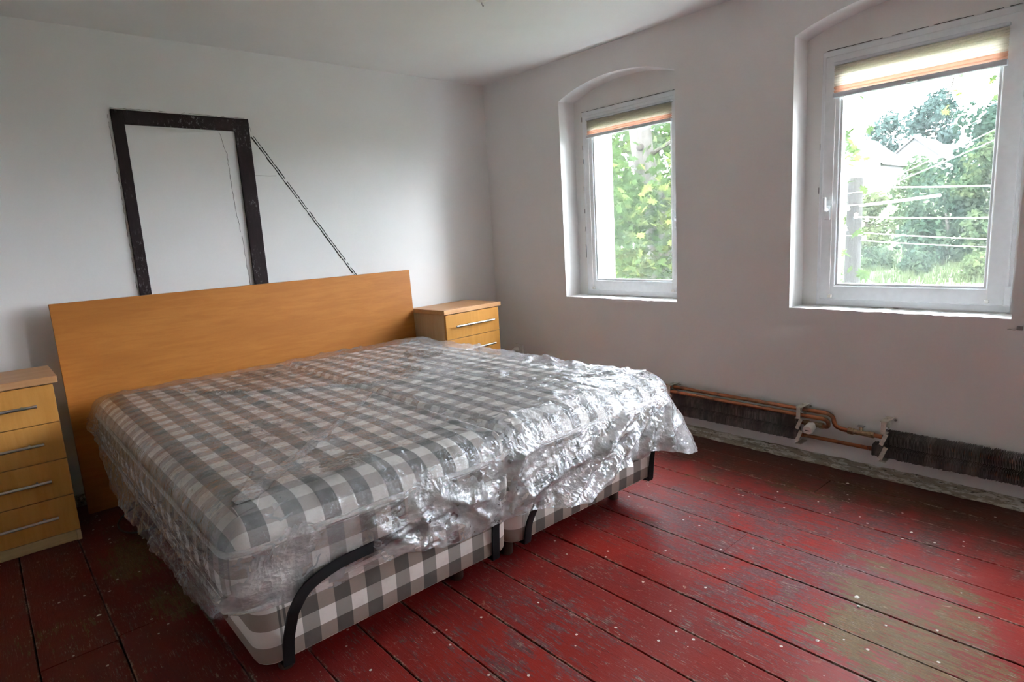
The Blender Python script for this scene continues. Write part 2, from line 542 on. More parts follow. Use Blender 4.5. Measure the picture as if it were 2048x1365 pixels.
def plastic_film():
    k = NT('crinkled_clear_plastic_film')
    p = k.pos()
    q = k.vmath('ADD', p, k.scale(k.n('TexNoise', 1, Vector=p, Scale=4.0, Detail=1.0), (0.10, 0.10, 0.10)))

    def crease(scale, st, det=2.0):
        return k.math('ABSOLUTE', k.math('SUBTRACT', k.noise(k.scale(q, st), scale, det, 0.5), 0.5))
    c1 = crease(7.0, (1.0, 1.7, 1.3))
    c2 = crease(17.0, (1.6, 1.0, 1.0))
    c3 = crease(44.0, (1.0, 1.3, 1.6), 3.0)
    h = k.math('ADD', k.math('MULTIPLY', c1, -1.1), k.math('ADD', k.math('MULTIPLY', c2, -0.95), k.math('MULTIPLY', c3, -0.55)))
    nor = k.bump(h, 0.62, 0.020)
    haze = k.math('MULTIPLY_ADD', k.ramp(k.noise(p, 5.0, 4, 0.65), 0.35, 0.75), 0.24, 0.12)
    sepz = k.n('SeparateXYZ', 2, Vector=p)
    haze = k.math('ADD', haze, k.math('MULTIPLY', k.ramp(sepz, 0.52, 0.46), 0.03))      # gathered double layers on the sides
    haze = k.math('ADD', haze, k.math('MULTIPLY', k.ramp(c1, 0.02, 0.0), 0.06))
    # loose film bunched in several layers at the foot of the window-side mattress
    sx = k.n('SeparateXYZ', 0, Vector=p)
    sy = k.n('SeparateXYZ', 1, Vector=p)
    bunch = k.math('MULTIPLY', k.math('MULTIPLY', k.ramp(sx, -1.98, -1.70), k.ramp(sy, -1.85, -2.16)), k.ramp(k.noise(k.scale(p, (2, 2, 6)), 4.0, 3), 0.25, 0.6))
    foot = k.math('MULTIPLY', k.ramp(sy, -2.12, -2.23), k.ramp(sepz, 0.53, 0.48))
    haze = k.math('ADD', haze, k.math('ADD', k.math('MULTIPLY', bunch, 0.12), k.math('MULTIPLY', foot, 0.06)))
    shine = k.math('ADD', 0.062, k.math('ADD', k.math('MULTIPLY', bunch, 0.028), k.math('MULTIPLY', foot, 0.03)))
    # brown dried stains

    def patch(cx, cy, rx, ry, pw=1.0):
        d = k.vmath('MULTIPLY', k.vmath('SUBTRACT', p, (cx, cy, 0)), (1 / rx, 1 / ry, 0))
        nd = k.t.nodes.new('ShaderNodeVectorMath')
        nd.operation = 'LENGTH'
        k.put(nd.inputs[0], d)
        return k.math('MULTIPLY', k.ramp(nd.outputs['Value'], 1.0, 0.35), pw)
    st = patch(-1.29, -0.86, 0.15, 0.20)
    for a in ((-1.56, -1.15, 0.16, 0.15, 0.7), (-2.10, -0.56, 0.26, 0.26, 0.62), (-2.28, -0.81, 0.3, 0.2, 0.55), (-2.39, -2.09, 0.16, 0.12, 0.65), (-2.39, -1.58, 0.32, 0.3, 0.52), (-1.9, -0.7, 0.3, 0.3, 0.5)):
        st = k.math('MAXIMUM', st, patch(*a))
    sn = k.noise(p, 21.0, 5, 0.75)
    stain = k.math('MULTIPLY', k.ramp(k.math('ADD', k.math('MULTIPLY', st, 0.75), k.math('MULTIPLY', sn, 0.7)), 0.62, 0.86), 0.85)
    dif = k.n('BsdfDiffuse', 0, Color=k.mix(stain, (0.84, 0.85, 0.87), (0.15, 0.095, 0.05)), Normal=nor)
    trl = k.n('BsdfTranslucent', 0, Color=k.mix(stain, (0.84, 0.85, 0.87), (0.15, 0.095, 0.05)), Normal=nor)
    cloud = k.n('MixShader', 0, _0=0.4, _1=dif, _2=trl)
    clear = k.n('BsdfTransparent', 0, Color=(0.955, 0.955, 0.955))
    body = k.n('MixShader', 0, _0=k.math('MAXIMUM', haze, k.math('MULTIPLY', stain, 0.8)), _1=clear, _2=cloud)
    gl = k.n('BsdfGlossy', 0, Color=(0.95, 0.96, 1.0), Roughness=0.15, Normal=nor)
    fr = k.math('MAXIMUM', k.schlick(nor, 0.04), shine)
    return k.end(k.n('MixShader', 0, _0=fr, _1=body, _2=gl))


M['film'] = plastic_film()


def glass():
    k = NT('flare_veil_window_glass')
    p = k.pos()
    flare_haze = k.math('MULTIPLY_ADD', k.ramp(k.noise(p, 6.0, 4), 0.3, 0.8), 0.004, 0.006)  # veil in the glass imitates the flared, hazy view outside
    clear = k.n('BsdfTransparent', 0, Color=(0.96, 0.975, 0.97))
    veil = k.n('BsdfTranslucent', 0, Color=(0.85, 0.92, 0.92))
    body = k.n('MixShader', 0, _0=flare_haze, _1=clear, _2=veil)
    gl = k.n('BsdfGlossy', 0, Color=(1, 1, 1), Roughness=0.0)
    fr = k.schlick(None, 0.04)
    return k.end(k.n('MixShader', 0, _0=fr, _1=body, _2=gl))


M['glass'] = glass()


def blind_fabric(name, col, tr):
    k = NT(name)
    nz = k.noise(k.scale(k.obj(), (1, 1, 1)), 120, 3)
    c = k.mix(nz, tuple(x * 0.9 for x in col), col)
    d = k.n('BsdfDiffuse', 0, Color=c)
    t = k.n('BsdfTranslucent', 0, Color=c)
    return k.end(k.n('MixShader', 0, _0=tr, _1=d, _2=t))


M['blind_cream'] = blind_fabric('cream_pleated_fabric', (0.80, 0.755, 0.67), 0.30)
M['blind_orange'] = blind_fabric('terracotta_pleated_fabric', (0.66, 0.40, 0.29), 0.25)


def leaf_mat(name, c1, c2, tr=0.35):
    k = NT(name)
    r = k.n('ObjectInfo', 5)
    nz = k.noise(k.pos(), 1.3, 3)
    f = k.ramp(k.math('ADD', nz, k.math('MULTIPLY', k.math('SUBTRACT', r, 0.5), 0.35)), 0.35, 0.68)
    c = k.mix(f, c1, c2)
    d = k.n('BsdfDiffuse', 0, Color=c)
    t = k.n('BsdfTranslucent', 0, Color=c)
    return k.end(k.n('MixShader', 0, _0=tr, _1=d, _2=t))


M['maple'] = leaf_mat('maple_leaf_green', (0.0162, 0.0288, 0.0075), (0.0426, 0.0518, 0.0126))
M['leaf_far'] = leaf_mat('far_leaf_green', (0.0086, 0.0167, 0.0110), (0.0207, 0.0306, 0.0155))
M['leaf_bluish'] = leaf_mat('far_leaf_bluish_green', (0.0110, 0.0207, 0.0196), (0.0213, 0.0322, 0.0277))
M['leaf_light'] = leaf_mat('far_leaf_light_green', (0.0178, 0.0288, 0.0133), (0.0357, 0.0443, 0.0184))


def bark(name, a, b):
    k = NT(name)
    nz = k.noise(k.scale(k.pos(), (5, 5, 1.2)), 4, 5, 0.7)
    return k.end(k.pbr(k.mix(k.ramp(nz, 0.35, 0.65), a, b), 0.9, k.bump(nz, 0.8, 0.03), 0, 0.1))


M['bark'] = bark('maple_bark', (0.0112, 0.0096, 0.0072), (0.0288, 0.0248, 0.0192))
M['bark_pale'] = bark('pale_bark', (0.0208, 0.0184, 0.0152), (0.0352, 0.0312, 0.0264))
M['pole'] = bark('weathered_pole_wood', (0.0105, 0.0094, 0.0080), (0.0165, 0.0149, 0.0127))


def grass_mat():
    k = NT('meadow_grass')
    p = k.pos()
    a = k.noise(p, 0.35, 4)
    b = k.noise(k.scale(p, (1, 1, 1)), 3.5, 4, 0.7)
    col = k.mix(k.ramp(a, 0.35, 0.65), (0.028, 0.043, 0.018), (0.044, 0.056, 0.024))
    col = k.mix(k.math('MULTIPLY', b, 0.5), col, (0.035, 0.06, 0.02))
    return k.end(k.pbr(col, 0.95, k.bump(b, 0.8, 0.2), 0, 0.1))


M['grass'] = grass_mat()
M['house_wall'] = plain('white_house_render', (0.0691, 0.0674, 0.0645), 0.9, scale=2)
M['house_roof'] = plain('pale_grey_roof_tiles', (0.0432, 0.0403, 0.0392), 0.8, scale=4)
M['house_glass'] = plain('dark_house_window', (0.06, 0.07, 0.08), 0.2)

# ------------------------------------------------------------------ the room shell
RX0, RY0, H = -4.7, -5.3, 2.373


def struct(mb, name, mat, **kw):
    o = mb.build(name, mat, **kw)
    o['kind'] = 'structure'
    return o


rng = random.Random(3)


def arch_hole(yl, yr, z0, zs, rise, jit=0.0022):
    """outline of a segmental-arched opening (y, z), y decreasing to the right"""
    pts = []
    n = 34
    for i in range(n):
        t = i / n
        pts.append((yl + (yr - yl) * t, z0 + (rng.uniform(-jit, jit) if 0 < i else 0)))
    for i in range(20):
        t = i / 20
        pts.append((yr + (rng.uniform(-jit, jit) * 0.5 if i else 0), z0 + (zs - z0) * t))
    w = abs(yl - yr)
    R = (w * w / 4 + rise * rise) / (2 * rise)
    cy, cz = (yl + yr) / 2, zs + rise - R
    a0 = math.asin(w / 2 / R)
    n = 28
    for i in range(n):
        a = -a0 + 2 * a0 * i / n
        pts.append((cy + R * math.sin(a) * (1 if yl > yr else -1), cz + R * math.cos(a)))
    for i in range(20):
        t = i / 20
        pts.append((yl, zs + (z0 - zs) * t))
    return pts


def slab_with_holes(mb, outer, holes, xa, xb):
    loops = [outer] + holes
    tris = tessellate_polygon([[Vector((0, a, b)) for a, b in lp] for lp in loops])
    flat = [p for lp in loops for p in lp]
    b = len(mb.v)
    N = len(flat)
    mb.v += [(xa, p[0], p[1]) for p in flat] + [(xb, p[0], p[1]) for p in flat]
    mb.f += [tuple(b + i for i in t) for t in tris] + [tuple(b + N + i for i in t)[::-1] for t in tris]
    s = 0
    for lp in loops:
        m = len(lp)
        for i in range(m):
            j = (i + 1) % m
            mb.f.append((b + s + i, b + s + j, b + N + s + j, b + N + s + i))
        s += m


WIN = {1: (-0.776, -1.681), 2: (-2.351, -3.255), 3: (-3.926, -4.830)}      # the unseen third one is added to brighten the room
UNIT = {1: (-0.850, -1.650), 2: (-2.425, -3.225), 3: (-4.000, -4.800)}
Z_SILL, Z_SPRING, RISE, Z_UNIT = 0.799, 2.112, 0.088, 2.04
D_IN, D_OUT = 0.15, 0.46
outer = [(RY0, -0.15), (0.2, -0.15), (0.2, H + 0.15), (RY0, H + 0.15)]
mb = MB()
slab_with_holes(mb, outer, [arch_hole(a, b, Z_SILL, Z_SPRING, RISE) for a, b in WIN.values()], 0.0, D_IN)
wall_right = struct(mb, 'wall_right', M['wall'])
mb = MB()
slab_with_holes(mb, outer, [[(a, Z_SILL + 0.004), (b, Z_SILL + 0.004), (b, Z_UNIT), (a, Z_UNIT)] for a, b in UNIT.values()], D_IN, D_OUT)
struct(mb, 'outer_wall', M['outside_wall'], parent=wall_right)

wall_back = struct(MB().box(RX0, D_OUT, 0.0, 0.2, -0.15, H + 0.15), 'wall_back', M['wall'])
wall_left = struct(MB().box(RX0 - 0.2, RX0, RY0, 0.2, -0.15, H + 0.15), 'wall_left', M['wall'])
wall_front = struct(MB().box(RX0 - 0.2, D_OUT, RY0 - 0.2, RY0, -0.15, H + 0.15), 'wall_front', M['wall'])
ceiling = struct(MB().box(RX0, 0.05, RY0, 0.05, H, H + 0.15), 'ceiling', M['ceiling'])

# ------------------------------------------------------------------ floor of single boards
floor = struct(MB().box(RX0, 0.0, RY0, 0.0, -0.12, -0.022), 'floor', M['dark_gap'])
edges = [-4.70, -4.50, -4.31, -4.12, -3.93, -3.75, -3.56, -3.365, -3.167, -2.953, -2.700, -2.52, -2.35, -2.18, -2.004, -1.809, -1.634, -1.474,
         -1.307, -1.136, -0.930, -0.769, -0.571, -0.385, -0.195, 0.0]
rb = random.Random(11)


def board(x0, x1, y0, y1):
    g = rb.uniform(0.0009, 0.0024)
    a, b = x0 + g, x1 - g
    dz = rb.uniform(-0.0016, 0.0012)
    bv = 0.0022
    n = max(2, int((y1 - y0) / 0.22))
    V, UV = [], []
    prof = [(a, -0.022, 0.0), (a, -bv, 0.0), (a + bv, 0.0, 0.002), (a + 0.03, 0.0006, 0.03), ((a + b) / 2, 0.0010, 0.07), (b - 0.03, 0.0006, 0.03), (b - bv, 0.0, 0.002), (b, -bv, 0.0), (b, -0.022, 0.0)]
    for i in range(n + 1):
        y = y0 + 0.0012 + (y1 - y0 - 0.0024) * i / n
        wa, wb = rb.uniform(-0.0012, 0.0012), rb.uniform(-0.0012, 0.0012)
        for x, z, e in prof:
            V.append((x + (wa if x < (a + b) / 2 else wb), y, z + dz))
            UV.append((e, y))
    m = len(prof)
    Fq = [(i * m + k, i * m + k + 1, (i + 1) * m + k + 1, (i + 1) * m + k) for i in range(n) for k in range(m - 1)]
    Fq += [tuple(range(m))[::-1], tuple(range(n * m, n * m + m))]
    me = bpy.data.meshes.new('floor_board')
    me.from_pydata(V, [], Fq)
    lay = me.uv_layers.new(name='UVMap')
    for lp in me.loops:
        lay.data[lp.index].uv = UV[lp.vertex_index]
    bm = bmesh.new(); bm.from_mesh(me)
    bmesh.ops.recalc_face_normals(bm, faces=bm.faces)
    bm.to_mesh(me); bm.free()
    me.materials.append(M['floor'])
    return link_mesh('floor_board', me, floor)


for i in range(len(edges) - 1):
    x0, x1 = edges[i], edges[i + 1]
    cuts = [RY0, 0.0]
    if i in (9,):
        cuts = [RY0, -1.437, 0.0]
    elif i == 8:
        cuts = [RY0, -1.46, 0.0]
    elif i in (1, 4, 12, 16, 20, 23):
        cuts = [RY0, -2.0 - rb.uniform(0.0, 2.2), 0.0]
    if i == 20:
        cuts = [RY0, -3.9, 0.0]
    if i == 19:
        cuts = [RY0, -2.62, 0.0]
    for ya, yb in zip(cuts[:-1], cuts[1:]):
        board(x0, x1, ya, yb)

# skirting along the window wall: two uneven strips, paint peeling
mb = MB()
rk = random.Random(5)
ys = [RY0 + (0 - RY0) * i / 150 for i in range(151)]
prof_rows = []
for y in ys:
    j = lambda s: rk.uniform(-s, s)
    prof_rows.append([(-0.001, 0.048 + j(0.004)), (-0.016 + j(0.003), 0.046 + j(0.004)), (-0.020 + j(0.004), 0.027 + j(0.003)), (-0.014 + j(0.003), 0.022), (-0.030 + j(0.006), 0.016 + j(0.003)), (-0.036 + j(0.006), 0.0005), (-0.001, 0.0005)])
b0 = len(mb.v)
m = 7
for y, pr in zip(ys, prof_rows):
    mb.v += [(x, y, z) for x, z in pr]
for i in range(150):
    for k in range(m - 1):
        mb.f.append((i * m + k, i * m + k + 1, (i + 1) * m + k + 1, (i + 1) * m + k))
struct(mb, 'baseboard_right', M['baseboard'])
struct(MB().box(RX0, -0.04, -0.016, 0.0, 0.0, 0.06), 'baseboard_back', M['baseboard'], bevel=0.003)

# ------------------------------------------------------------------ bricked-up door frame, brace and cracks on the back wall
tr = struct(MB().box(-2.471, -2.416, -0.014, 0.001, 0.0, 1.997), 'trim_1', M['door_frame'], bevel=0.003)
MB().box(-2.416, -1.862, -0.014, 0.001, 1.934, 1.997).build('lintel_board', M['door_frame'], tr, bevel=0.003)
MB().box(-1.862, -1.790, -0.014, 0.001, 0.0, 1.997).build('side_board', M['door_frame'], tr, bevel=0.003)
MB().box(-1.872, -1.861, -0.018, 0.001, 0.0, 1.938).build('inner_bead', M['door_frame'], tr, bevel=0.002)
MB().box(-2.416, -1.872, -0.016, 0.001, 1.926, 1.935).build('inner_bead', M['door_frame'], tr, bevel=0.002)


def crack(name, pts, w, parent, jit=0.0025, depth=0.0016, step=0.018, brk=0.0, mat='crack'):
    mbx = MB()
    P = []
    for (a, b) in zip(pts[:-1], pts[1:]):
        L = math.hypot(b[0] - a[0], b[1] - a[1])
        n = max(2, int(L / step))
        for i in range(n):
            t = i / n
            P.append((a[0] + (b[0] - a[0]) * t + rk.uniform(-jit, jit), a[1] + (b[1] - a[1]) * t + rk.uniform(-jit, jit)))
    P.append(pts[-1])
    for a, b in zip(P[:-1], P[1:]):
        if rk.random() < brk:
            continue
        dx, dz = b[0] - a[0], b[1] - a[1]
        L = math.hypot(dx, dz) or 1
        ww = w * rk.uniform(0.45, 1.15) / 2
        nx, nz = -dz / L * ww, dx / L * ww
        q = [(a[0] + nx, a[1] + nz), (b[0] + nx, b[1] + nz), (b[0] - nx, b[1] - nz), (a[0] - nx, a[1] - nz)]
        mbx.prism(q, 'y', -depth, 0.0005)
    return mbx.build(name, M[mat], parent)


A, B = (-1.775, 1.905), (-1.205, 1.040)
dx, dz = B[0] - A[0], B[1] - A[1]
L = math.hypot(dx, dz)
nx, nz = -dz / L, dx / L
for s, w in ((0.0065, 0.0070), (-0.0065, 0.0074)):
    crack('brace_joint', [(A[0] + nx * s, A[1] + nz * s), (B[0] + nx * s, B[1] + nz * s)], w, wall_back, 0.0022, brk=0.04)
mbx = MB()
q = [(A[0] + nx * .003, A[1] + nz * .003), (B[0] + nx * .003, B[1] + nz * .003), (B[0] - nx * .003, B[1] - nz * .003), (A[0] - nx * .003, A[1] - nz * .003)]
mbx.prism(q, 'y', -0.003, 0.0)
mbx.build('diagonal_brace', M['wall'], wall_back)
crack('thin_crack', [(-1.955, 1.915), (-1.930, 1.80), (-1.925, 1.55), (-1.905, 1.30), (-1.895, 1.04)], 0.0026, wall_back, 0.003, brk=0.1, mat='faint_crack')
crack('thin_crack', [(-1.786, 1.683), (-1.70, 1.682), (-1.662, 1.683)], 0.0026, wall_back, 0.001, mat='faint_crack')
crack('thin_crack', [(-2.486, 2.005), (-2.10, 2.006), (-1.79, 2.003), (-1.778, 1.93)], 0.0022, wall_back, 0.002, brk=0.3, mat='faint_crack')
crack('thin_crack', [(-2.484, 1.99), (-2.481, 1.6), (-2.480, 1.05)], 0.0024, wall_back, 0.0025, brk=0.3, mat='faint_crack')

# ------------------------------------------------------------------ windows and blinds


def rect_ring(mb, x0, x1, ya, yb, za, zb, w, bev=0.0):
    """frame ring between y ya>yb and z za<zb, member width w (scalar or l,r,b,t)"""
    wl, wr, wb, wt = (w, w, w, w) if not hasattr(w, '__len__') else w
    o = [(ya, za), (yb, za), (yb, zb), (ya, zb)]
    i = [(ya - wl, za + wb), (yb + wr, za + wb), (yb + wr, zb - wt), (ya - wl, zb - wt)]
    b = len(mb.v)
    for x in (x0, x1):
        mb.v += [(x, p[0], p[1]) for p in o] + [(x, p[0], p[1]) for p in i]
    for s in (0, 8):
        for k in range(4):
            k2 = (k + 1) % 4
            mb.f.append((b + s + k, b + s + k2, b + s + 4 + k2, b + s + 4 + k))
    for k in range(4):
        k2 = (k + 1) % 4
        mb.f.append((b + k, b + k2, b + 8 + k2, b + 8 + k))
        mb.f.append((b + 4 + k, b + 4 + k2, b + 12 + k2, b + 12 + k))


def window(n, blind_z):
    ya, yb = UNIT[n]
    mb = MB()
    rect_ring(mb, 0.146, 0.215, ya + 0.0, yb - 0.0, Z_SILL + 0.004, Z_UNIT, 0.055)
    w = struct(mb, 'window_%d' % n, M['pvc'], bevel=0.004)
    mb = MB()
    rect_ring(mb, 0.134, 0.200, ya - 0.018, yb + 0.012, Z_SILL + 0.034, Z_UNIT - 0.028, (0.075, 0.075, 0.072, 0.075))
    sash = mb.build('sash', M['pvc'], w, bevel=0.006, segs=3)
    mb = MB()
    rect_ring(mb, 0.142, 0.172, ya - 0.092, yb + 0.086, Z_SILL + 0.105, Z_UNIT - 0.102, 0.012)
    mb.build('glazing_bead', M['pvc'], sash, bevel=0.003)
    MB().box(0.160, 0.176, yb + 0.087, ya - 0.093, Z_SILL + 0.106, Z_UNIT - 0.103).build('glass_pane', M['glass'], sash)
    # handle on the left stile
    hy = ya - 0.050 if n != 1 else yb + 0.050
    h = MB().box(0.124, 0.136, hy - 0.014, hy + 0.014, 1.235, 1.305).build('handle', M['pvc'], sash, bevel=0.004)
    MB().ring_tube(smooth_path([(0.126, hy, 1.285), (0.098, hy, 1.287), (0.088, hy, 1.300), (0.088, hy + 0.001, 1.330), (0.090, hy + 0.001, 1.345)], 5), [0.009] * 20 + [0.007], 10).build('lever', M['pvc'], h, smooth=True)
    # corner covers of the hinges, on the right
    for z in (Z_SILL + 0.035, Z_UNIT - 0.12):
        MB().box(0.118, 0.136, yb - 0.004, yb + 0.022, z, z + 0.085).build('hinge_cover', M['pvc'], w, bevel=0.005)
    # dark joints between frame and plaster
    for p, q2 in (((ya + 0.002, Z_SILL + 0.02), (ya + 0.002, Z_UNIT)), ((ya, Z_UNIT + 0.002), (yb, Z_UNIT + 0.002)), ((ya, Z_SILL + 0.003), (yb, Z_SILL + 0.003))):
        mbx = MB()
        N = 40
        for i in range(N):
            if rk.random() < (0.3 if p[1] > 1.5 else 0.88):
                continue
            a = [p[k] + (q2[k] - p[k]) * i / N for k in (0, 1)]
            b = [p[k] + (q2[k] - p[k]) * (i + 1) / N for k in (0, 1)]
            t = rk.uniform(0.0005, 0.0015)
            if abs(a[0] - b[0]) < 1e-6:
                mbx.box(0.1445, 0.150, a[0] - t / 2, a[0] + t / 2, min(a[1], b[1]), max(a[1], b[1]))
            else:
                mbx.box(0.1445, 0.150, min(a[0], b[0]), max(a[0], b[0]), a[1] - t / 2, a[1] + t / 2)
        mbx.build('joint_crack', M['crack' if p[1] > 1.5 else 'faint_crack'], w)
    if n == 3:                    # added unseen window: no blind there
        return w, None
    # pleated blind
    by0, by1 = ya - 0.066, yb + 0.068
    zt, zo, zr, zb_ = blind_z
    bl = empty('pleated_blind', (0.118, (by0 + by1) / 2, zb_))
    MB().box(0.106, 0.130, by1, by0, zt, zt + 0.014).build('head_rail', M['rail'], bl, bevel=0.003)

    def pleats(z0, z1, n, name, mat):
        mbp = MB()
        k = 2 * n
        for i in range(k + 1):
            z = z1 + (z0 - z1) * i / k
            x = 0.111 if i % 2 else 0.125
            mbp.v += [(x, by0 - 0.002, z), (x, by1 + 0.002, z)]
        for i in range(k):
            mbp.f.append((2 * i, 2 * i + 1, 2 * i + 3, 2 * i + 2))
        return mbp.build(name, mat, bl)
    pleats(zo, zt, 9, 'cream_fabric', M['blind_cream'])
    pleats(zr, zo, 2, 'terracotta_fabric', M['blind_orange'])
    r = MB().box(0.104, 0.130, by1, by0, zb_, zr).build('bottom_rail', M['rail'], bl, bevel=0.004)
    ym = (by0 + by1) / 2
    MB().box(0.096, 0.106, ym - 0.022, ym + 0.022, zb_ + 0.004, zb_ + 0.012).build('pull_tab', M['white_plastic'], r, bevel=0.002)
    for y in (by0 - 0.01, by1 + 0.01):
        MB().cyl((0.118, y, zb_), (0.118, y, Z_SILL + 0.055), 0.0007, 5).build('guide_cord', M['white_plastic'], bl)
        MB().box(0.112, 0.135, y - 0.008, y + 0.008, Z_SILL + 0.045, Z_SILL + 0.060).build('cord_clip', M['white_plastic'], bl, bevel=0.002)
    return w, bl


w1, bl1 = window(1, (1.972, 1.908, 1.880, 1.860))
w2, bl2 = window(2, (1.962, 1.868, 1.836, 1.812))
added_window, _ = window(3, None)  # opening out of view, added for extra daylight
tag(bl1, 'cream pleated blind with terracotta lower band in the window nearer the corner', 'blind', 'pleated window blinds')
tag(bl2, 'cream pleated blind with terracotta lower band in the window showing the utility pole', 'blind', 'pleated window blinds')

# ------------------------------------------------------------------ headboard
hb = empty('headboard', (-1.874, -0.17, 0.0), 'wide plain orange beech headboard leaning upright behind the bed', 'headboard')
mb = MB()
T = 0.022
prof = [(-0.170, 0.001), (-0.170 + T, 0.001), (-0.132 + T, 1.055), (-0.132, 1.055)]
mb.prism([(y, z) for y, z in prof], 'x', -2.875, -0.873)
mb.build('panel', M['headboard'], hb, bevel=0.0015)
for x in (-2.55, -1.25):
    MB().box(x - 0.03, x + 0.03, -0.130, -0.112, 0.05, 0.9, rot=Matrix.Rotation(-0.036, 3, 'X')).build('rear_batten', M['chest_side'], hb, bevel=0.002)

# ------------------------------------------------------------------ chests of drawers


def chest(name, plinth, label, stain):
    """origin: front right bottom corner of the worktop, the front faces -y"""
    W, D = 0.532, 0.372
    r = empty(name, (0, 0, 0), label, 'chest of drawers', 'four-drawer bedside chests')
    z0 = plinth
    top = z0 + 0.714
    MB().box(-W, 0.0, 0.0, D, top - 0.030, top).build('worktop', M['chest_top'], r, bevel=0.0025)
    xl, xr = -W + 0.018, -0.018
    mb = MB()
    mb.box(xl, xl + 0.016, 0.030, D - 0.004, 0.0, top - 0.030)
    mb.box(xr - 0.016, xr, 0.030, D - 0.004, 0.0, top - 0.030)
    mb.box(xl + 0.016, xr - 0.016, D - 0.012, D - 0.004, 0.0, top - 0.030)
    mb.box(xl + 0.016, xr - 0.016, 0.034, D - 0.012, z0, z0 + 0.014)
    mb.box(xl + 0.016, xr - 0.016, 0.034, D - 0.012, top - 0.046, top - 0.031)
    mb.build('carcass', M['chest_side'], r)
    MB().box(xl + 0.0165, xr - 0.0165, 0.022, 0.038, 0.0, z0 - 0.003).build('plinth', M['plinth'], r, bevel=0.001)
    MB().box(xr - 0.016, xr, 0.016, 0.0295, 0.0, z0 - 0.003).build('plinth_end', M['chest_side'], r, bevel=0.001)
    hgt = (top - 0.030 - 0.004 - z0) / 4
    for i in range(4):
        za = z0 + hgt * i + 0.0014
        zb = z0 + hgt * (i + 1) - 0.0014
        d = MB().box(xl, xr, 0.011, 0.028, za, zb).build('drawer', M['drawer'], r, bevel=0.0016)
        MB().box(xl + 0.03, xr - 0.03, 0.0285, D - 0.05, za + 0.02, zb - 0.03).build('drawer_box', M['chest_side'], d)
        xc, zc = (xl + xr) / 2, (za + zb) / 2 + 0.002
        mbh = MB()
        mbh.cyl((xc - 0.178, -0.017, zc), (xc + 0.178, -0.017, zc), 0.0062, 12)
        for s in (-1, 1):
            mbh.cyl((xc + s * 0.128, -0.017, zc), (xc + s * 0.128, 0.0112, zc), 0.0045, 10)
        mbh.build('bar_handle', M['chrome'], d, smooth=True)
    return r


c1 = chest('bedside_chest', 0.052, 'four-drawer birch chest with steel bar handles left of the headboard, cut off by the frame', 0)
c1.location = (-2.919, -0.478, 0.0)
c2 = chest('bedside_chest', 0.071, 'birch chest in the room corner behind the bed, only its top two drawers showing', 0)
c2.location = (-0.312, -0.420, 0.0)
c2.rotation_euler = (0, 0, math.radians(4.7))

# ------------------------------------------------------------------ bed: two bases, two mattresses


def rr_outline(x0, x1, y0, y1, r, n=8, seg=0.03):
    """rounded rectangle, counter-clockwise; returns points, normals"""
    P, N = [], []
    cs = [((x1 - r, y0 + r), -90), ((x1 - r, y1 - r), 0), ((x0 + r, y1 - r), 90), ((x0 + r, y0 + r), 180)]
    for ci, ((cx, cy), a0) in enumerate(cs):
        for k in range(n + 1):
            a = math.radians(a0 + 90 * k / n)
            P.append((cx + r * math.cos(a), cy + r * math.sin(a)))
            N.append((math.cos(a), math.sin(a)))
        (nx_, ny_), na = cs[(ci + 1) % 4]
        a = math.radians(a0 + 90)
        p0 = (cx + r * math.cos(a), cy + r * math.sin(a))
        p1 = (nx_ + r * math.cos(math.radians(na)), ny_ + r * math.sin(math.radians(na)))
        L_ = math.hypot(p1[0] - p0[0], p1[1] - p0[1])
        m_ = int(L_ / seg)
        for k in range(1, m_):
            P.append((p0[0] + (p1[0] - p0[0]) * k / m_, p0[1] + (p1[1] - p0[1]) * k / m_))
            N.append((math.cos(a), math.sin(a)))
    return np.array(P), np.array(N)


def loft(rows, uvs, close_top=True, close_bot=True):
    """rows: list of (n,3) closed rings"""
    n = len(rows[0])
    V = np.concatenate(rows)
    UV = np.concatenate(uvs)
    Fq = []
    for i in range(len(rows) - 1):
        for k in range(n):
            k2 = (k + 1) % n
            Fq.append((i * n + k, i * n + k2, (i + 1) * n + k2, (i + 1) * n + k))
    if close_bot:
        Fq.append(tuple(range(n))[::-1])
    if close_top:
        b = (len(rows) - 1) * n
        Fq.append(tuple(range(b, b + n)))
    return V, Fq, UV


class FL(list):
    def tolist(self):
        return list(self)


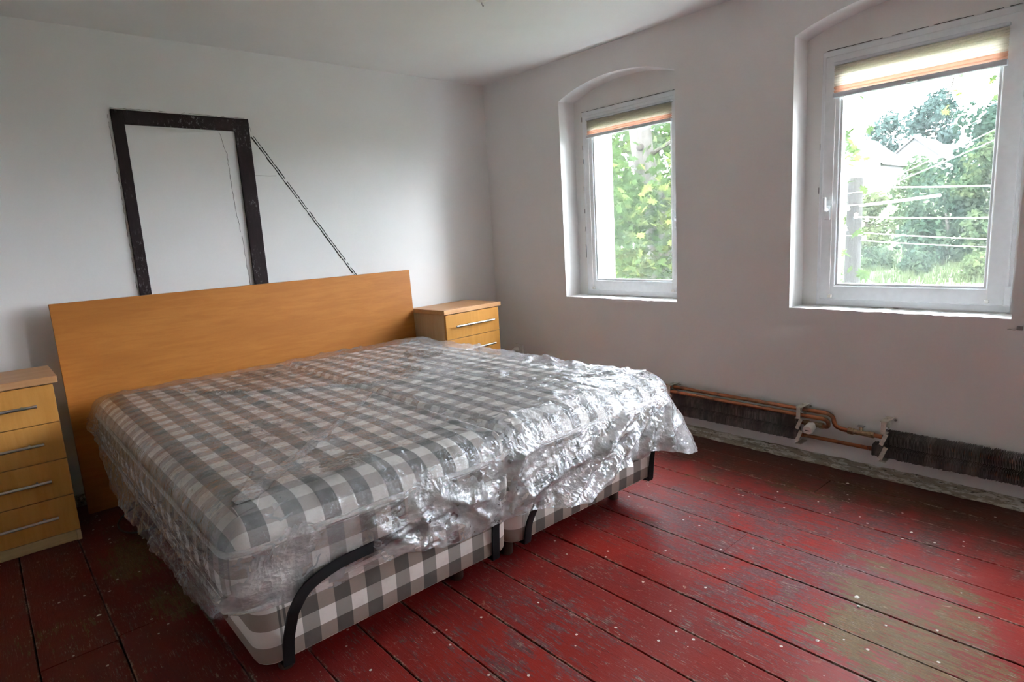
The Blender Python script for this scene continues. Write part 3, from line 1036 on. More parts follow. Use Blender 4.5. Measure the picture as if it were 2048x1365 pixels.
def bed_base(x0, x1, label, legs):
    y0, y1 = -2.172, -0.195
    r = empty('bed_base', ((x0 + x1) / 2, y0, 0.0), label, 'bed base', 'box spring bases of the double bed')
    P, N = rr_outline(x0, x1, y0, y1, 0.055)
    rows, uvs = [], []
    xs_on, xs_off = x0 + 0.08, x1 - 0.085
    u = np.where((P[:, 0] > xs_on) & (P[:, 0] < xs_off) & (P[:, 1] < y0 + 0.01), P[:, 0] + 2.497, 0.075)
    for z, ins in ((0.136, 0.012), (0.139, 0.004), (0.146, 0.0), (0.190, -0.003), (0.24, -0.004), (0.29, -0.002), (0.315, 0.002), (0.326, 0.010), (0.332, 0.024), (0.334, 0.05)):
        rows.append(np.column_stack([P[:, 0] - N[:, 0] * ins, P[:, 1] - N[:, 1] * ins, np.full(len(P), z)]))
        uvs.append(np.column_stack([u, np.full(len(P), z - 0.142 if z < 0.33 else 0.19)]))
    V, Fq, UV = loft(rows, uvs)
    body = np_mesh('body', V, FL(Fq), M['check_base'], r, uv=UV)
    for lx, ly in legs:
        MB().ring_tube([(lx, ly, 0.0), (lx, ly, 0.004), (lx, ly, 0.137)], [0.022, 0.024, 0.030], 14).build('leg', M['leg_wood'], r, smooth=True)
    # mattress retainer: a flat black bar, two uprights on the foot end, bent up and inward in the middle
    xa, xb = x0 + 0.070, x1 - 0.075
    path = [(xa, -2.181, 0.130), (xa + 0.002, -2.192, 0.20), (xa + 0.006, -2.222, 0.27), (xa + 0.012, -2.246, 0.320), (xa + 0.050, -2.250, 0.366), (xa + 0.125, -2.250, 0.392), (xa + 0.21, -2.250, 0.400),
            ((xa + xb) / 2, -2.246, 0.402), (xb - 0.21, -2.241, 0.400), (xb - 0.125, -2.241, 0.392), (xb - 0.050, -2.238, 0.366), (xb - 0.012, -2.224, 0.325), (xb - 0.006, -2.200, 0.27), (xb - 0.002, -2.188, 0.20), (xb, -2.181, 0.130)]
    pts = smooth_path(path, 5)
    mb = MB()
    b = 0
    for i, p in enumerate(pts):
        t = (pts[min(i + 1, len(pts) - 1)] - pts[max(i - 1, 0)]).normalized()
        side = Vector((0, -1, 0)).cross(t).normalized()
        out = t.cross(side).normalized()
        for a_, c_ in ((-0.0155, -0.003), (0.0155, -0.003), (0.0155, 0.003), (-0.0155, 0.003)):
            mb.v.append(tuple(p + side * a_ + out * c_))
    for i in range(len(pts) - 1):
        for k in range(4):
            mb.f.append((4 * i + k, 4 * i + (k + 1) % 4, 4 * i + 4 + (k + 1) % 4, 4 * i + 4 + k))
    mb.f += [(0, 1, 2, 3), tuple(4 * (len(pts) - 1) + k for k in (3, 2, 1, 0))]
    ret = mb.build('mattress_retainer', M['black_metal'], r, smooth=True)
    for x in (xa, xb):
        MB().box(x - 0.016, x + 0.016, -2.182, -2.140, 0.124, 0.131).build('mounting_foot', M['black_metal'], ret, bevel=0.002)
    return r


bed_base(-2.718, -1.826, 'check-covered box spring base on the chest side, its bent black retainer bar showing', [(-2.60, -2.00), (-1.95, -2.00), (-2.60, -0.35), (-1.95, -0.35)])
bed_base(-1.818, -0.908, 'check-covered box spring base on the window side, mostly under hanging plastic', [(-1.70, -2.00), (-1.03, -2.00), (-1.70, -0.35), (-1.03, -0.35)])

Z_PIPE, Z_TOP, EDGE = 0.505, 0.588, 0.11


def mattress(x0, x1, label):
    y0, y1 = -2.212, -0.185
    r = empty('mattress', ((x0 + x1) / 2, y0, 0.335), label, 'mattress', 'checked mattresses on the bed')
    P, N = rr_outline(x0, x1, y0, y1, 0.06)
    rows, uvs = [], []
    us = np.where(np.abs(N[:, 1]) > 0.5, P[:, 0] + 2.713, P[:, 1])
    for z, ins in ((0.336, 0.03), (0.340, 0.012), (0.352, 0.003), (0.39, -0.004), (0.44, -0.005), (0.485, -0.001), (Z_PIPE, 0.006)):
        rows.append(np.column_stack([P[:, 0] - N[:, 0] * ins, P[:, 1] - N[:, 1] * ins, np.full(len(P), z)]))
        uvs.append(np.column_stack([us, np.full(len(P), z - 0.34)]))
    V, Fq, UV = loft(rows, uvs, close_top=False)
    side = np_mesh('side_border', V, FL(Fq), M['check_base'], r, uv=UV)
    # top panel: rounded over the edge, then gently quilted
    rows, uvs = [], []
    nE = 9
    tight = np.where(N[:, 0] * (1 if x0 < -2 else -1) > 0.7, 0.35, 1.0)[:, None]
    inner = P - N * EDGE * tight
    arc = EDGE * 1.35
    for k in range(nE + 1):
        a = math.pi / 2 * k / nE
        ins = EDGE * (1 - math.cos(a))
        z = Z_PIPE + (Z_TOP - Z_PIPE) * math.sin(a) ** 0.85
        rest = arc * (1 - k / nE)
        ring = P - N * ins * tight
        rows.append(np.column_stack([ring[:, 0], ring[:, 1], np.full(len(P), z)]))
        q_ = inner + N * rest
        uvs.append(np.column_stack([q_[:, 0] + 2.713, q_[:, 1] + 2.2]))
    cx_, cy_ = (x0 + x1) / 2, (y0 + y1) / 2
    hx, hy = (x1 - x0) / 2 - EDGE, (y1 - y0) / 2 - EDGE
    for k in range(1, 13):
        s_ = 1 - k / 13
        ring = np.column_stack([cx_ + (inner[:, 0] - cx_) * s_, cy_ + (inner[:, 1] - cy_) * (1 - (1 - s_) * 0.80)])
        z = Z_TOP + 0.012 * (1 - s_ ** 2) + 0.004 * np.sin(ring[:, 1] * 15) * np.sin(ring[:, 0] * 13) * (1 - s_)
        rows.append(np.column_stack([ring[:, 0], ring[:, 1], z]))
        uvs.append(np.column_stack([ring[:, 0] + 2.713, ring[:, 1] + 2.2]))
    V, Fq, UV = loft(rows, uvs, close_bot=False)
    np_mesh('top_panel', V, FL(Fq), M['check'], r, uv=UV)
    for z, rad in ((Z_PIPE, 0.0085), (0.345, 0.006)):
        ring = [(p[0] - n_[0] * -0.002, p[1] - n_[1] * -0.002, z + 0.0015 * math.sin(i * 0.9)) for i, (p, n_) in enumerate(zip(P, N))]
        ring.append(ring[0])
        MB().ring_tube(ring, rad, 8, cap=False).build('piping', M['piping'], r, smooth=True)
    return r


mattress(-2.776, -1.828, 'grey and white gingham mattress under plastic on the chest side, its piped corner clearly visible')
mattress(-1.822, -0.884, 'grey and white gingham mattress on the window side, veiled by bunched shiny plastic')

# ------------------------------------------------------------------ plastic film over the bed


def seg_dist(px, py, line):
    d = np.full(px.shape, 9.0)
    for (ax, ay), (bx, by) in zip(line[:-1], line[1:]):
        vx, vy = bx - ax, by - ay
        t = np.clip(((px - ax) * vx + (py - ay) * vy) / (vx * vx + vy * vy + 1e-12), 0, 1)
        d = np.minimum(d, np.hypot(px - ax - t * vx, py - ay - t * vy))
    return d


TOP_RIDGES = [  # (polyline on the bed, height, width)
    ([(-2.663, -0.34), (-2.392, -0.754), (-2.092, -1.062), (-1.799, -1.273), (-1.601, -1.473), (-1.387, -1.648), (-1.169, -1.722)], 0.016, 0.016),
    ([(-2.56, -0.667), (-2.345, -1.023), (-2.161, -1.33), (-2.042, -1.452)], 0.008, 0.010),
    ([(-1.895, -0.594), (-1.903, -1.079)], 0.010, 0.012),
    ([(-1.926, -1.32), (-1.921, -1.648), (-1.946, -1.964), (-1.96, -2.14)], 0.015, 0.014),
    ([(-1.226, -0.512), (-1.074, -0.447), (-0.934, -0.409)], 0.014, 0.015),
    ([(-1.324, -1.341), (-1.427, -1.795), (-1.28, -1.927), (-1.111, -2.012), (-0.961, -2.063)], 0.012, 0.014),
    ([(-1.964, -2.05), (-1.817, -2.12), (-1.69, -2.15), (-1.459, -2.16), (-1.268, -2.16)], 0.013, 0.014),
    ([(-2.391, -2.137), (-2.182, -2.133), (-2.021, -2.15)], 0.010, 0.012),
    ([(-2.624, -2.17), (-2.501, -2.16), (-2.362, -2.143), (-2.203, -2.108)], 0.008, 0.011),
    ([(-0.856, -0.815), (-1.046, -1.085), (-1.245, -1.357)], 0.018, 0.016),
    ([(-1.679, -1.658), (-1.761, -2.025), (-1.765, -2.18)], 0.012, 0.013),
    ([(-0.942, -1.494), (-1.048, -1.654), (-1.171, -1.791)], 0.020, 0.014),
    ([(-1.179, -1.557), (-1.029, -1.471)], 0.014, 0.012),
    ([(-2.74, -0.75), (-2.3, -0.95), (-2.0, -1.0)], 0.006, 0.009),
    ([(-2.74, -1.05), (-2.45, -1.15), (-2.2, -1.12)], 0.006, 0.009),
    ([(-1.5, -0.3), (-1.3, -0.7), (-1.45, -1.1)], 0.010, 0.016),
    ([(-1.62, -0.25), (-1.72, -0.6), (-1.65, -0.95)], 0.009, 0.013),
]
FOOT_RIDGES = [  # (polyline on the foot end: x, z; height, width)
    ([(-1.887, 0.40), (-1.80, 0.53), (-1.76, 0.57)], 0.020, 0.016),
    ([(-1.824, 0.245), (-1.585, 0.336), (-1.376, 0.457), (-1.182, 0.524)], 0.032, 0.020),
    ([(-1.737, 0.251), (-1.443, 0.331), (-1.185, 0.449), (-1.043, 0.546)], 0.036, 0.022),
    ([(-1.206, 0.346), (-1.082, 0.444), (-0.989, 0.512)], 0.030, 0.018),
    ([(-2.651, 0.60), (-2.531, 0.54), (-2.362, 0.433), (-2.217, 0.319)], 0.016, 0.018),
    ([(-2.663, 0.55), (-2.59, 0.51), (-2.471, 0.445)], 0.010, 0.012),
    ([(-1.872, 0.50), (-1.703, 0.516), (-1.518, 0.524)], 0.014, 0.014),
    ([(-2.162, 0.47), (-2.071, 0.425), (-1.989, 0.414)], 0.022, 0.018),
    ([(-1.813, 0.363), (-1.608, 0.403), (-1.25, 0.466)], 0.020, 0.018),
    ([(-2.105, 0.346), (-2.053, 0.401), (-2.006, 0.349)], 0.018, 0.014),
    ([(-2.54, 0.47), (-2.468, 0.461), (-2.472, 0.438)], 0.012, 0.010),
    ([(-1.67, 0.275), (-1.445, 0.291), (-1.289, 0.327)], 0.030, 0.020),
    ([(-1.05, 0.30), (-0.99, 0.40), (-0.96, 0.50)], 0.022, 0.018),
    ([(-2.30, 0.30), (-2.22, 0.40), (-2.25, 0.47)], 0.016, 0.016),
]


def plastic_sheet():
    xl, xr, yf, yh = -2.790, -0.868, -2.226, -0.190
    rc = 0.075
    path, nrm = [], []
    ds = 0.011
    n = int((yh - yf - rc) / ds)
    for i in range(n):
        path.append((xl, yh + (yf + rc - yh) * i / n)); nrm.append((-1, 0))
    for i in range(13):
        a = math.pi + math.pi / 2 * i / 12
        path.append((xl + rc + rc * math.cos(a), yf + rc + rc * math.sin(a))); nrm.append((math.cos(a), math.sin(a)))
    n = int((xr - xl - 2 * rc) / ds)
    for i in range(1, n):
        path.append((xl + rc + (xr - xl - 2 * rc) * i / n, yf)); nrm.append((0, -1))
    for i in range(13):
        a = -math.pi / 2 + math.pi / 2 * i / 12
        path.append((xr - rc + rc * math.cos(a), yf + rc + rc * math.sin(a))); nrm.append((math.cos(a), math.sin(a)))
    n = int((yh - yf - rc) / ds)
    for i in range(1, n + 1):
        path.append((xr, yf + rc + (yh - yf - rc) * i / n)); nrm.append((1, 0))
    P, N = np.array(path), np.array(nrm)
    S = np.concatenate([[0], np.cumsum(np.hypot(*np.diff(P, axis=0).T))])
    # spine
    yq = np.clip(P[:, 1], -1.35, yh)
    yq = yh + (np.clip(P[:, 1], yf + rc, yh) - yh) * (1.35 + yh) / (-(yf + rc - yh))
    Q = np.column_stack([np.full(len(P), -1.825), yq])
    # hem height along the path
    sl = lambda y: np.interp(-y, [0.19, 0.45, 0.55, 0.80, 1.02, 1.57, 2.10, 2.30], [0.46, 0.43, 0.37, 0.25, 0.235, 0.285, 0.340, 0.365])
    sf = lambda x: np.interp(x, [-2.80, -2.74, -2.67, -2.60, -2.46, -2.40, -2.37, -2.20, -2.10, -1.89, -1.84, -1.74, -1.64, -1.24, -1.10, -1.01, -0.93, -0.86], [0.365, 0.355, 0.335, 0.330, 0.318, 0.345, 0.375, 0.325, 0.315, 0.318, 0.310, 0.295, 0.290, 0.330, 0.325, 0.315, 0.300, 0.285])
    left, foot = N[:, 0] < -0.7, N[:, 1] < -0.7
    hem = np.where(left, sl(P[:, 1]), np.where(foot, sf(P[:, 0]), 0.29))
    hem = np.convolve(np.pad(hem, 6, mode='edge'), np.ones(13) / 13, 'valid')
    hem = hem + 0.014 * fbm(S * 9, S * 0, 21, 3) * 2 + 0.002 * fbm(S * 40, S * 0, 22, 2) * 2
    rows = []
    E = 0.12
    nt = 64
    for k in range(nt):                       # flat top
        t = k / nt
        a = P - N * E
        xy = Q + (a - Q) * t
        rows.append(('top', xy, np.full(len(P), E), None))
    nE = 12
    for k in range(nE):
        a = math.pi / 2 * (1 - k / nE)
        ins = E * (1 - math.cos(a))
        rows.append(('edge', P - N * ins, np.full(len(P), ins), math.sin(a)))
    ns = 34
    for k in range(ns + 1):
        rows.append(('skirt', P, None, k / ns))
    V = []
    for kind, xy, ins, w in rows:
        x, y = xy[:, 0], xy[:, 1]
        if kind in ('top', 'edge'):
            z = np.full(len(P), Z_TOP + 0.018) if kind == 'top' else Z_PIPE + 0.004 + (Z_TOP + 0.014 - Z_PIPE) * w ** 0.8
            lift = np.zeros(len(P))
            for line, h, wd in TOP_RIDGES:
                d = seg_dist(x, y, line)
                lift += h * np.exp(-(d / wd) ** 1.5)
            lift += 0.012 * np.abs(fbm(x * 5, y * 5, 3, 3)) * 2
            lift += 0.006 * ridged(x * 16 + 2 * fbm(x * 6, y * 6, 8), y * 11, 5) ** 3
            lift += 0.0035 * ridged(x * 34 + y * 10, y * 30 - x * 8, 6) ** 2
            right = 1 / (1 + np.exp(-(x + 1.75) / 0.08))
            lift += right * (0.006 * ridged(x * 8 - y * 5, y * 7 + x * 3, 9) ** 2 + 0.008 * ridged(x * 20, y * 22, 10) ** 3)
            eh = np.clip((-0.192 - y) / 0.12, 0, 1)
            head = np.sqrt(1 - (1 - eh) ** 2)
            z = np.minimum(z, Z_PIPE + 0.03 + (Z_TOP + 0.018 - Z_PIPE - 0.03) * head)
            lift *= 0.15 + 0.85 * head
            lift *= 1.0 if kind == 'top' else (0.35 + 0.65 * w)
            if kind == 'edge':
                o = (1 - w) * (0.004 + 0.010 * np.abs(fbm(S * 11, S * 0 + w * 2, 30, 3)) * 2)
                x = x + N[:, 0] * o; y = y + N[:, 1] * o
            V.append(np.column_stack([x, y, z + lift]))
        else:
            z = Z_PIPE + 0.004 + (hem - Z_PIPE - 0.004) * w
            px = P[:, 0]
            # how far the film stands off the bed
            calm = np.where(foot, np.interp(px, [-2.75, -2.45, -2.38, -2.30, -1.9, -1.6, -1.2, -0.95], [0.004, 0.002, 0.030, 0.038, 0.040, 0.052, 0.050, 0.045]), np.where(left, 0.020, 0.05))
            corner = np.exp(-((px - xr) ** 2 + (P[:, 1] - yf) ** 2) / 0.14 ** 2)
            amp = np.where(foot, np.interp(px, [-2.75, -2.42, -2.35, -1.9, -1.7], [0.008, 0.006, 0.022, 0.026, 0.034]), np.where(left, 0.020, 0.035))
            o = 0.006 + calm * w ** 0.8 + 0.085 * corner * w ** 1.3
            o = o + amp * w ** 0.7 * (np.abs(fbm(S * 7 + w * 0.6, S * 0 + w * 1.2, 41, 3)) * 3 - 0.3)
            o = o + 0.007 * ridged(S * 22 + 9 * w, w * 3.5 + S * 3, 44) ** 2
            o = o + 0.004 * ridged(S * 55 - 6 * w, w * 9 + S * 8, 46) ** 2
            f = np.zeros(len(P))
            for line, h, wd in FOOT_RIDGES:
                f += h * (1.5 if line[0][0] > -1.9 else 1.1) * np.exp(-(seg_dist(px, z, line) / (wd * 1.25)) ** 1.2)
            o = o + np.where(foot, f * np.where(px < -2.42, 0.35, 0.9), 0)
            o = np.maximum(o, 0.004)
            # where the retainer bar runs in front, the film stays behind it
            o = np.where(foot & (px < -2.40), np.minimum(o, 0.009), o)
            z = z - 0.03 * corner * w ** 2
            V.append(np.column_stack([P[:, 0] + N[:, 0] * o, P[:, 1] + N[:, 1] * o, z]))
    n = len(P)
    Fq = []
    for i in range(len(rows) - 1):
        for k in range(n - 1):
            Fq.append((i * n + k, i * n + k + 1, (i + 1) * n + k + 1, (i + 1) * n + k))
    o = np_mesh('plastic_cover_sheet', np.concatenate(V), FL(Fq), M['film'], world_loc=(-1.83, -2.2, 0.3))
    bm = bmesh.new(); bm.from_mesh(o.data)
    bmesh.ops.remove_doubles(bm, verts=bm.verts, dist=0.0006)
    bmesh.ops.recalc_face_normals(bm, faces=bm.faces)
    bm.to_mesh(o.data); bm.free()
    return o


film = plastic_sheet()
tag(film, 'crinkled clear plastic cover sheet draped over both gingham mattresses', 'plastic cover')

# ------------------------------------------------------------------ heating pipes and convectors on the window wall


def convector(ya, yb, label, shift):
    """two rows of fins on two tubes; ya is the end nearer the corner"""
    r = empty('convector_heater', (-0.07, (ya + yb) / 2, 0.10), label, 'convector heater', 'finned convectors on the window wall')
    for z0, z1, sh in ((0.182, 0.250, 0.0), (0.116, 0.180, shift)):
        mb = MB()
        y = ya + sh
        while y > yb:
            dz = rk.uniform(-0.0025, 0.0025)
            dxx = rk.uniform(-0.002, 0.002)
            t = 0.0013
            prof = [(-0.020, z0 + 0.004), (-0.050, z0 + 0.002), (-0.079, z0 + 0.010), (-0.079, z1 - 0.018), (-0.069, z1 - 0.004), (-0.056, z1), (-0.020, z1)]
            prof = [(a + dxx, b + dz) for a, b in prof]
            mb.prism(prof, 'y', y - t, y)
            y -= rk.choice((0.0042, 0.0046, 0.005, 0.006)) if rk.random() > 0.03 else 0.0075
        o = mb.build('fin_row', M['fins'], r)
        o['kind'] = 'stuff'
        zc = (z0 + z1) / 2
        MB().cyl((-0.050, ya + sh + 0.02, zc), (-0.050, yb - 0.02, zc), 0.011, 12).build('core_tube', M['copper'], r, smooth=True)
    return r


convector(-0.75, -2.440, 'dusty black finned convector beside the foot of the bed, below two copper pipes', 0.0)
convector(-2.832, -4.30, 'black finned convector at the right end of the window wall, running out of frame', 0.042)


def bracket(y, label):
    r = empty('pipe_bracket', (0, y, 0.09), label, 'bracket', 'cream brackets of the heating pipes')
    MB().box(-0.095, 0.0, y - 0.016, y + 0.016, 0.301, 0.306).build('arm', M['cream_metal'], r, bevel=0.001)
    MB().box(-0.099, -0.093, y - 0.010, y + 0.010, 0.247, 0.303).build('hanger', M['cream_metal'], r, bevel=0.001)
    MB().box(-0.060, -0.001, y - 0.003, y + 0.003, 0.262, 0.302, rot=Matrix.Rotation(0.5, 3, 'Y')).build('gusset', M['cream_metal'], r, bevel=0.001)
    MB().box(-0.103, -0.060, y - 0.015, y + 0.015, 0.2455, 0.2495).build('ledge', M['cream_metal'], r, bevel=0.001)
    for z0, z1, s in ((0.184, 0.246, 0.35), (0.116, 0.182, 0.35)):
        MB().box(-0.087, -0.082, y - 0.009, y + 0.009, z0, z1, rot=Matrix.Rotation(s, 3, 'X')).build('clamp_strip', M['cream_metal'], r, bevel=0.001)
    MB().box(-0.092, -0.015, y - 0.014, y + 0.014, 0.107, 0.1115).build('foot_plate', M['cream_metal'], r, bevel=0.001)
    MB().cyl((-0.006, y - 0.022, 0.293), (0.0, y - 0.022, 0.293), 0.005, 8).build('screw', M['grey_metal'], r)
    return r


bracket(-1.678, 'cream pipe bracket nearest the plastic-covered bed corner')
bracket(-2.452, 'cream pipe bracket next to the white thermostat knob')
bracket(-2.840, 'cream pipe bracket on the convector at the right, above no pipe')

ZC_U, ZC_L = 0.216, 0.148
MB().ring_tube([(-0.045, -0.30, 0.287), (-0.045, -1.2, 0.286), (-0.046, -2.0, 0.285), (-0.046, -2.555, 0.284)] + smooth_path([(-0.046, -2.575, 0.283), (-0.050, -2.600, 0.272), (-0.048, -2.607, 0.248), (-0.048, -2.618, 0.226), (-0.048, -2.650, 0.217), (-0.050, -2.680, ZC_U)], 5),
               0.0105, 12).build('copper_pipe', M['copper'], world_loc=(-0.05, -1.5, 0.28), smooth=True)
tag(bpy.data.objects['copper_pipe'], 'upper copper heating pipe ending in an S-bend toward the right convector', 'pipe', 'copper heating pipes')
p2 = MB().ring_tube([(-0.078, -0.30, 0.266), (-0.078, -1.2, 0.265), (-0.079, -2.0, 0.264), (-0.079, -2.560, 0.262)] + smooth_path([(-0.079, -2.580, 0.260), (-0.080, -2.592, 0.248), (-0.074, -2.590, 0.228), (-0.062, -2.572, 0.218), (-0.050, -2.552, ZC_U)], 5),
                    0.0105, 12).build('copper_pipe', M['copper'], world_loc=(-0.078, -1.5, 0.264), smooth=True)
tag(p2, 'lower of the two parallel copper heating pipes, bending back to the thermostat valve', 'pipe', 'copper heating pipes')
p3 = MB().ring_tube([(-0.050, -2.466, ZC_L), (-0.050, -2.62, ZC_L), (-0.050, -2.765, ZC_L)], 0.0095, 12).build('copper_pipe', M['copper'], world_loc=(-0.050, -2.62, ZC_L), smooth=True)
tag(p3, 'short copper return pipe joining the two convectors low above the floor', 'pipe', 'copper heating pipes')

v = empty('thermostat_valve', (-0.050, -2.515, ZC_U), 'round white thermostat knob on a brass valve between the convectors', 'radiator valve')
vb = MB()
vb.cyl((-0.050, -2.462, ZC_U), (-0.050, -2.545, ZC_U), 0.0125, 12)
vb.cyl((-0.050, -2.540, ZC_U), (-0.050, -2.558, ZC_U), 0.017, 6)
vb.cyl((-0.050, -2.470, ZC_U), (-0.050, -2.485, ZC_U), 0.017, 6)
vb.build('valve_body', M['brass'], v, smooth=True)
mb = MB()
mb.ring_tube([(-0.058, -2.510, ZC_U - 0.002), (-0.074, -2.510, ZC_U - 0.004), (-0.078, -2.510, ZC_U - 0.005), (-0.120, -2.512, ZC_U - 0.012), (-0.127, -2.512, ZC_U - 0.013), (-0.129, -2.512, ZC_U - 0.0135)], [0.014, 0.016, 0.0225, 0.0245, 0.021, 0.006], 20)
kn = mb.build('knob', M['white_plastic'], v, smooth=True)
MB().box(-0.1305, -0.1275, -2.522, -2.502, ZC_U - 0.015, ZC_U - 0.012).build('index_mark', M['black_metal'], kn)

v2 = empty('shutoff_valve', (-0.050, -2.73, ZC_U), 'small brass shut-off valve just before the right convector', 'radiator valve')
vb = MB()
vb.cyl((-0.050, -2.675, ZC_U), (-0.050, -2.700, ZC_U), 0.018, 6)
vb.cyl((-0.050, -2.695, ZC_U), (-0.050, -2.770, ZC_U), 0.0125, 12)
vb.cyl((-0.050, -2.765, ZC_U), (-0.050, -2.790, ZC_U), 0.016, 6)
vb.cyl((-0.050, -2.735, ZC_U), (-0.042, -2.728, ZC_U + 0.030), 0.009, 10)
vb.build('valve_body', M['brass'], v2, smooth=True)
MB().box(-0.052, -0.032, -2.745, -2.712, ZC_U + 0.028, ZC_U + 0.034).build('key_head', M['grey_metal'], v2, bevel=0.002)
MB().cyl((-0.050, -2.785, ZC_U), (-0.050, -2.836, ZC_U), 0.0105, 12).build('tail_pipe', M['copper'], v2, smooth=True)

# ------------------------------------------------------------------ socket, wall hook, ceiling rose, cable, paint chips
s = empty('wall_socket', (0, -0.255, 0.37), 'small white wall socket with a plug, low in the room corner beyond the bed', 'wall socket')
MB().box(-0.014, 0.0, -0.298, -0.212, 0.328, 0.408).build('cover_plate', M['white_plastic'], s, bevel=0.004)
mb = MB()
mb.ring_tube([(-0.014, -0.240, 0.366), (-0.034, -0.236, 0.366), (-0.044, -0.230, 0.364), (-0.050, -0.222, 0.362)], [0.020, 0.019, 0.013, 0.006], 14)
pl = mb.build('plug', M['white_plastic'], s, smooth=True)
MB().ring_tube(smooth_path([(-0.050, -0.222, 0.362), (-0.058, -0.205, 0.345), (-0.056, -0.198, 0.25), (-0.05, -0.19, 0.12), (-0.06, -0.20, 0.03)], 6), 0.003, 8).build('flex', M['white_plastic'], pl, smooth=True)

hk = empty('wall_clip', (0, -3.285, 0.763), 'small metal clip with a bent wire on the wall right of the windows', 'wall clip')
MB().box(-0.012, 0.0, -3.296, -3.276, 0.756, 0.772).build('clip_plate', M['grey_metal'], hk, bevel=0.002)
MB().cyl((-0.018, -3.283, 0.766), (0, -3.283, 0.766), 0.003, 8).build('screw', M['grey_metal'], hk)
MB().ring_tube(smooth_path([(-0.010, -3.280, 0.759), (-0.013, -3.268, 0.756), (-0.010, -3.255, 0.758), (-0.004, -3.246, 0.756)], 5), 0.0012, 6).build('wire', M['grey_metal'], hk)

cr = empty('ceiling_rose', (-1.13, -1.37, H), 'small white ceiling rose at the top edge of the picture', 'ceiling rose')
mb = MB()
mb.ring_tube([(-1.125, -1.375, H), (-1.125, -1.375, H - 0.006), (-1.125, -1.375, H - 0.022), (-1.125, -1.375, H - 0.030), (-1.125, -1.375, H - 0.031)], [0.036, 0.036, 0.028, 0.010, 0.003], 24)
mb.build('cover', M['white_plastic'], cr, smooth=True)
MB().ring_tube(smooth_path([(-1.125, -1.375, H - 0.028), (-1.125, -1.375, H - 0.038), (-1.117, -1.372, H - 0.046), (-1.112, -1.370, H - 0.040)], 5), 0.002, 6).build('hook', M['grey_metal'], cr)

cb = MB().ring_tube(smooth_path([(-2.640, -0.225, 0.006), (-2.690, -0.262, 0.006), (-2.745, -0.325, 0.006), (-2.790, -0.420, 0.006), (-2.793, -0.520, 0.006), (-2.760, -0.592, 0.006), (-2.700, -0.612, 0.006), (-2.600, -0.622, 0.006), (-2.480, -0.70, 0.006), (-2.40, -0.90, 0.006)], 8), 0.0042, 8).build('power_cable', M['rubber'], world_loc=(-2.7, -0.45, 0.006), smooth=True)
tag(cb, 'loop of thin black cable on the floor beside the headboard end of the bed', 'cable')

flake_spots = [(-1.409, -3.086, 0.008, 'small pale pebble alone on the bare wood in the foreground'), (-1.104, -3.088, 0.011, 'crumpled paint chip lodged in a board joint near the right foreground'), (-1.152, -3.110, 0.007, 'tiny pale chip just left of the crumpled paint chip'),
               (-1.033, -2.691, 0.006, 'tiny white paint chip on the greyed boards in mid floor'), (-1.552, -2.188, 0.006, 'tiny white chip at the shadow edge of the bed foot'), (-2.981, -1.242, 0.009, 'pale paint chip on the dark boards left of the bed'),
               (-0.186, -2.728, 0.009, 'curled pale chip on the brown boards below the shut-off valve'), (-0.483, -2.531, 0.006, 'tiny pale chip on the boards below the thermostat knob'), (-0.512, -3.081, 0.008, 'flat white chip on the boards under the right window')]
for x, y, s_, lab in flake_spots:
    mb = MB()
    n = 7
    ring = [(x + s_ * rk.uniform(0.6, 1.1) * math.cos(2 * math.pi * i / n), y + s_ * rk.uniform(0.5, 1.0) * math.sin(2 * math.pi * i / n)) for i in range(n)]
    mb.v = [(a, b, 0.0012 + rk.uniform(0, 0.0012)) for a, b in ring] + [(x, y, 0.0055)]
    mb.f = [(i, (i + 1) % n, n) for i in range(n)] + [tuple(range(n))[::-1]]
    o = mb.build('paint_chip', M['flake'], world_loc=(x, y, 0.001))
    tag(o, lab, 'paint chip', 'paint chips on the floor')

# ------------------------------------------------------------------ outdoors


def ground_z(x):
    return float(np.interp(x, [0, 20, 30, 40, 60, 92, 130], [-2.9, -2.5, -2.05, -1.85, 0.5, 5.6, 7.2]))


nx_g, ny_g = 60, 50
V, Fq = [], []
for i in range(nx_g):
    for j in range(ny_g):
        x = 0.47 + (150 - 0.47) * (i / (nx_g - 1)) ** 1.6
        y = -45 + 120 * j / (ny_g - 1)
        V.append((x, y, ground_z(x) + 0.12 * math.sin(x * 0.9 + y * 0.4) * min(1, x / 15)))
for i in range(nx_g - 1):
    for j in range(ny_g - 1):
        a = i * ny_g + j
        Fq.append((a, a + ny_g, a + ny_g + 1, a + 1))
meadow = np_mesh('meadow_ground', np.array(V), FL(Fq), M['grass'])
meadow['kind'] = 'structure'

# grass tufts on the visible strip of meadow: nobody could count them
mb = MB()
rg = random.Random(21)
for i in range(2600):
    x, y = rg.uniform(24, 44), rg.uniform(0.5, 11)
    z = ground_z(x)
    for k in range(3):
        a = rg.uniform(0, 6.28); h = rg.uniform(0.15, 0.5); w = 0.03
        dx_, dy_ = math.cos(a) * w, math.sin(a) * w
        lx, ly = rg.uniform(-.15, .15), rg.uniform(-.15, .15)
        mb.add([(x - dx_, y - dy_, z - .1), (x + dx_, y + dy_, z - .1), (x + lx, y + ly, z + h)], [(0, 1, 2)])
g = mb.build('meadow_tufts', M['leaf_light'])
tag(g, 'long pale green meadow grass below the far trees', 'grass', kind='stuff')

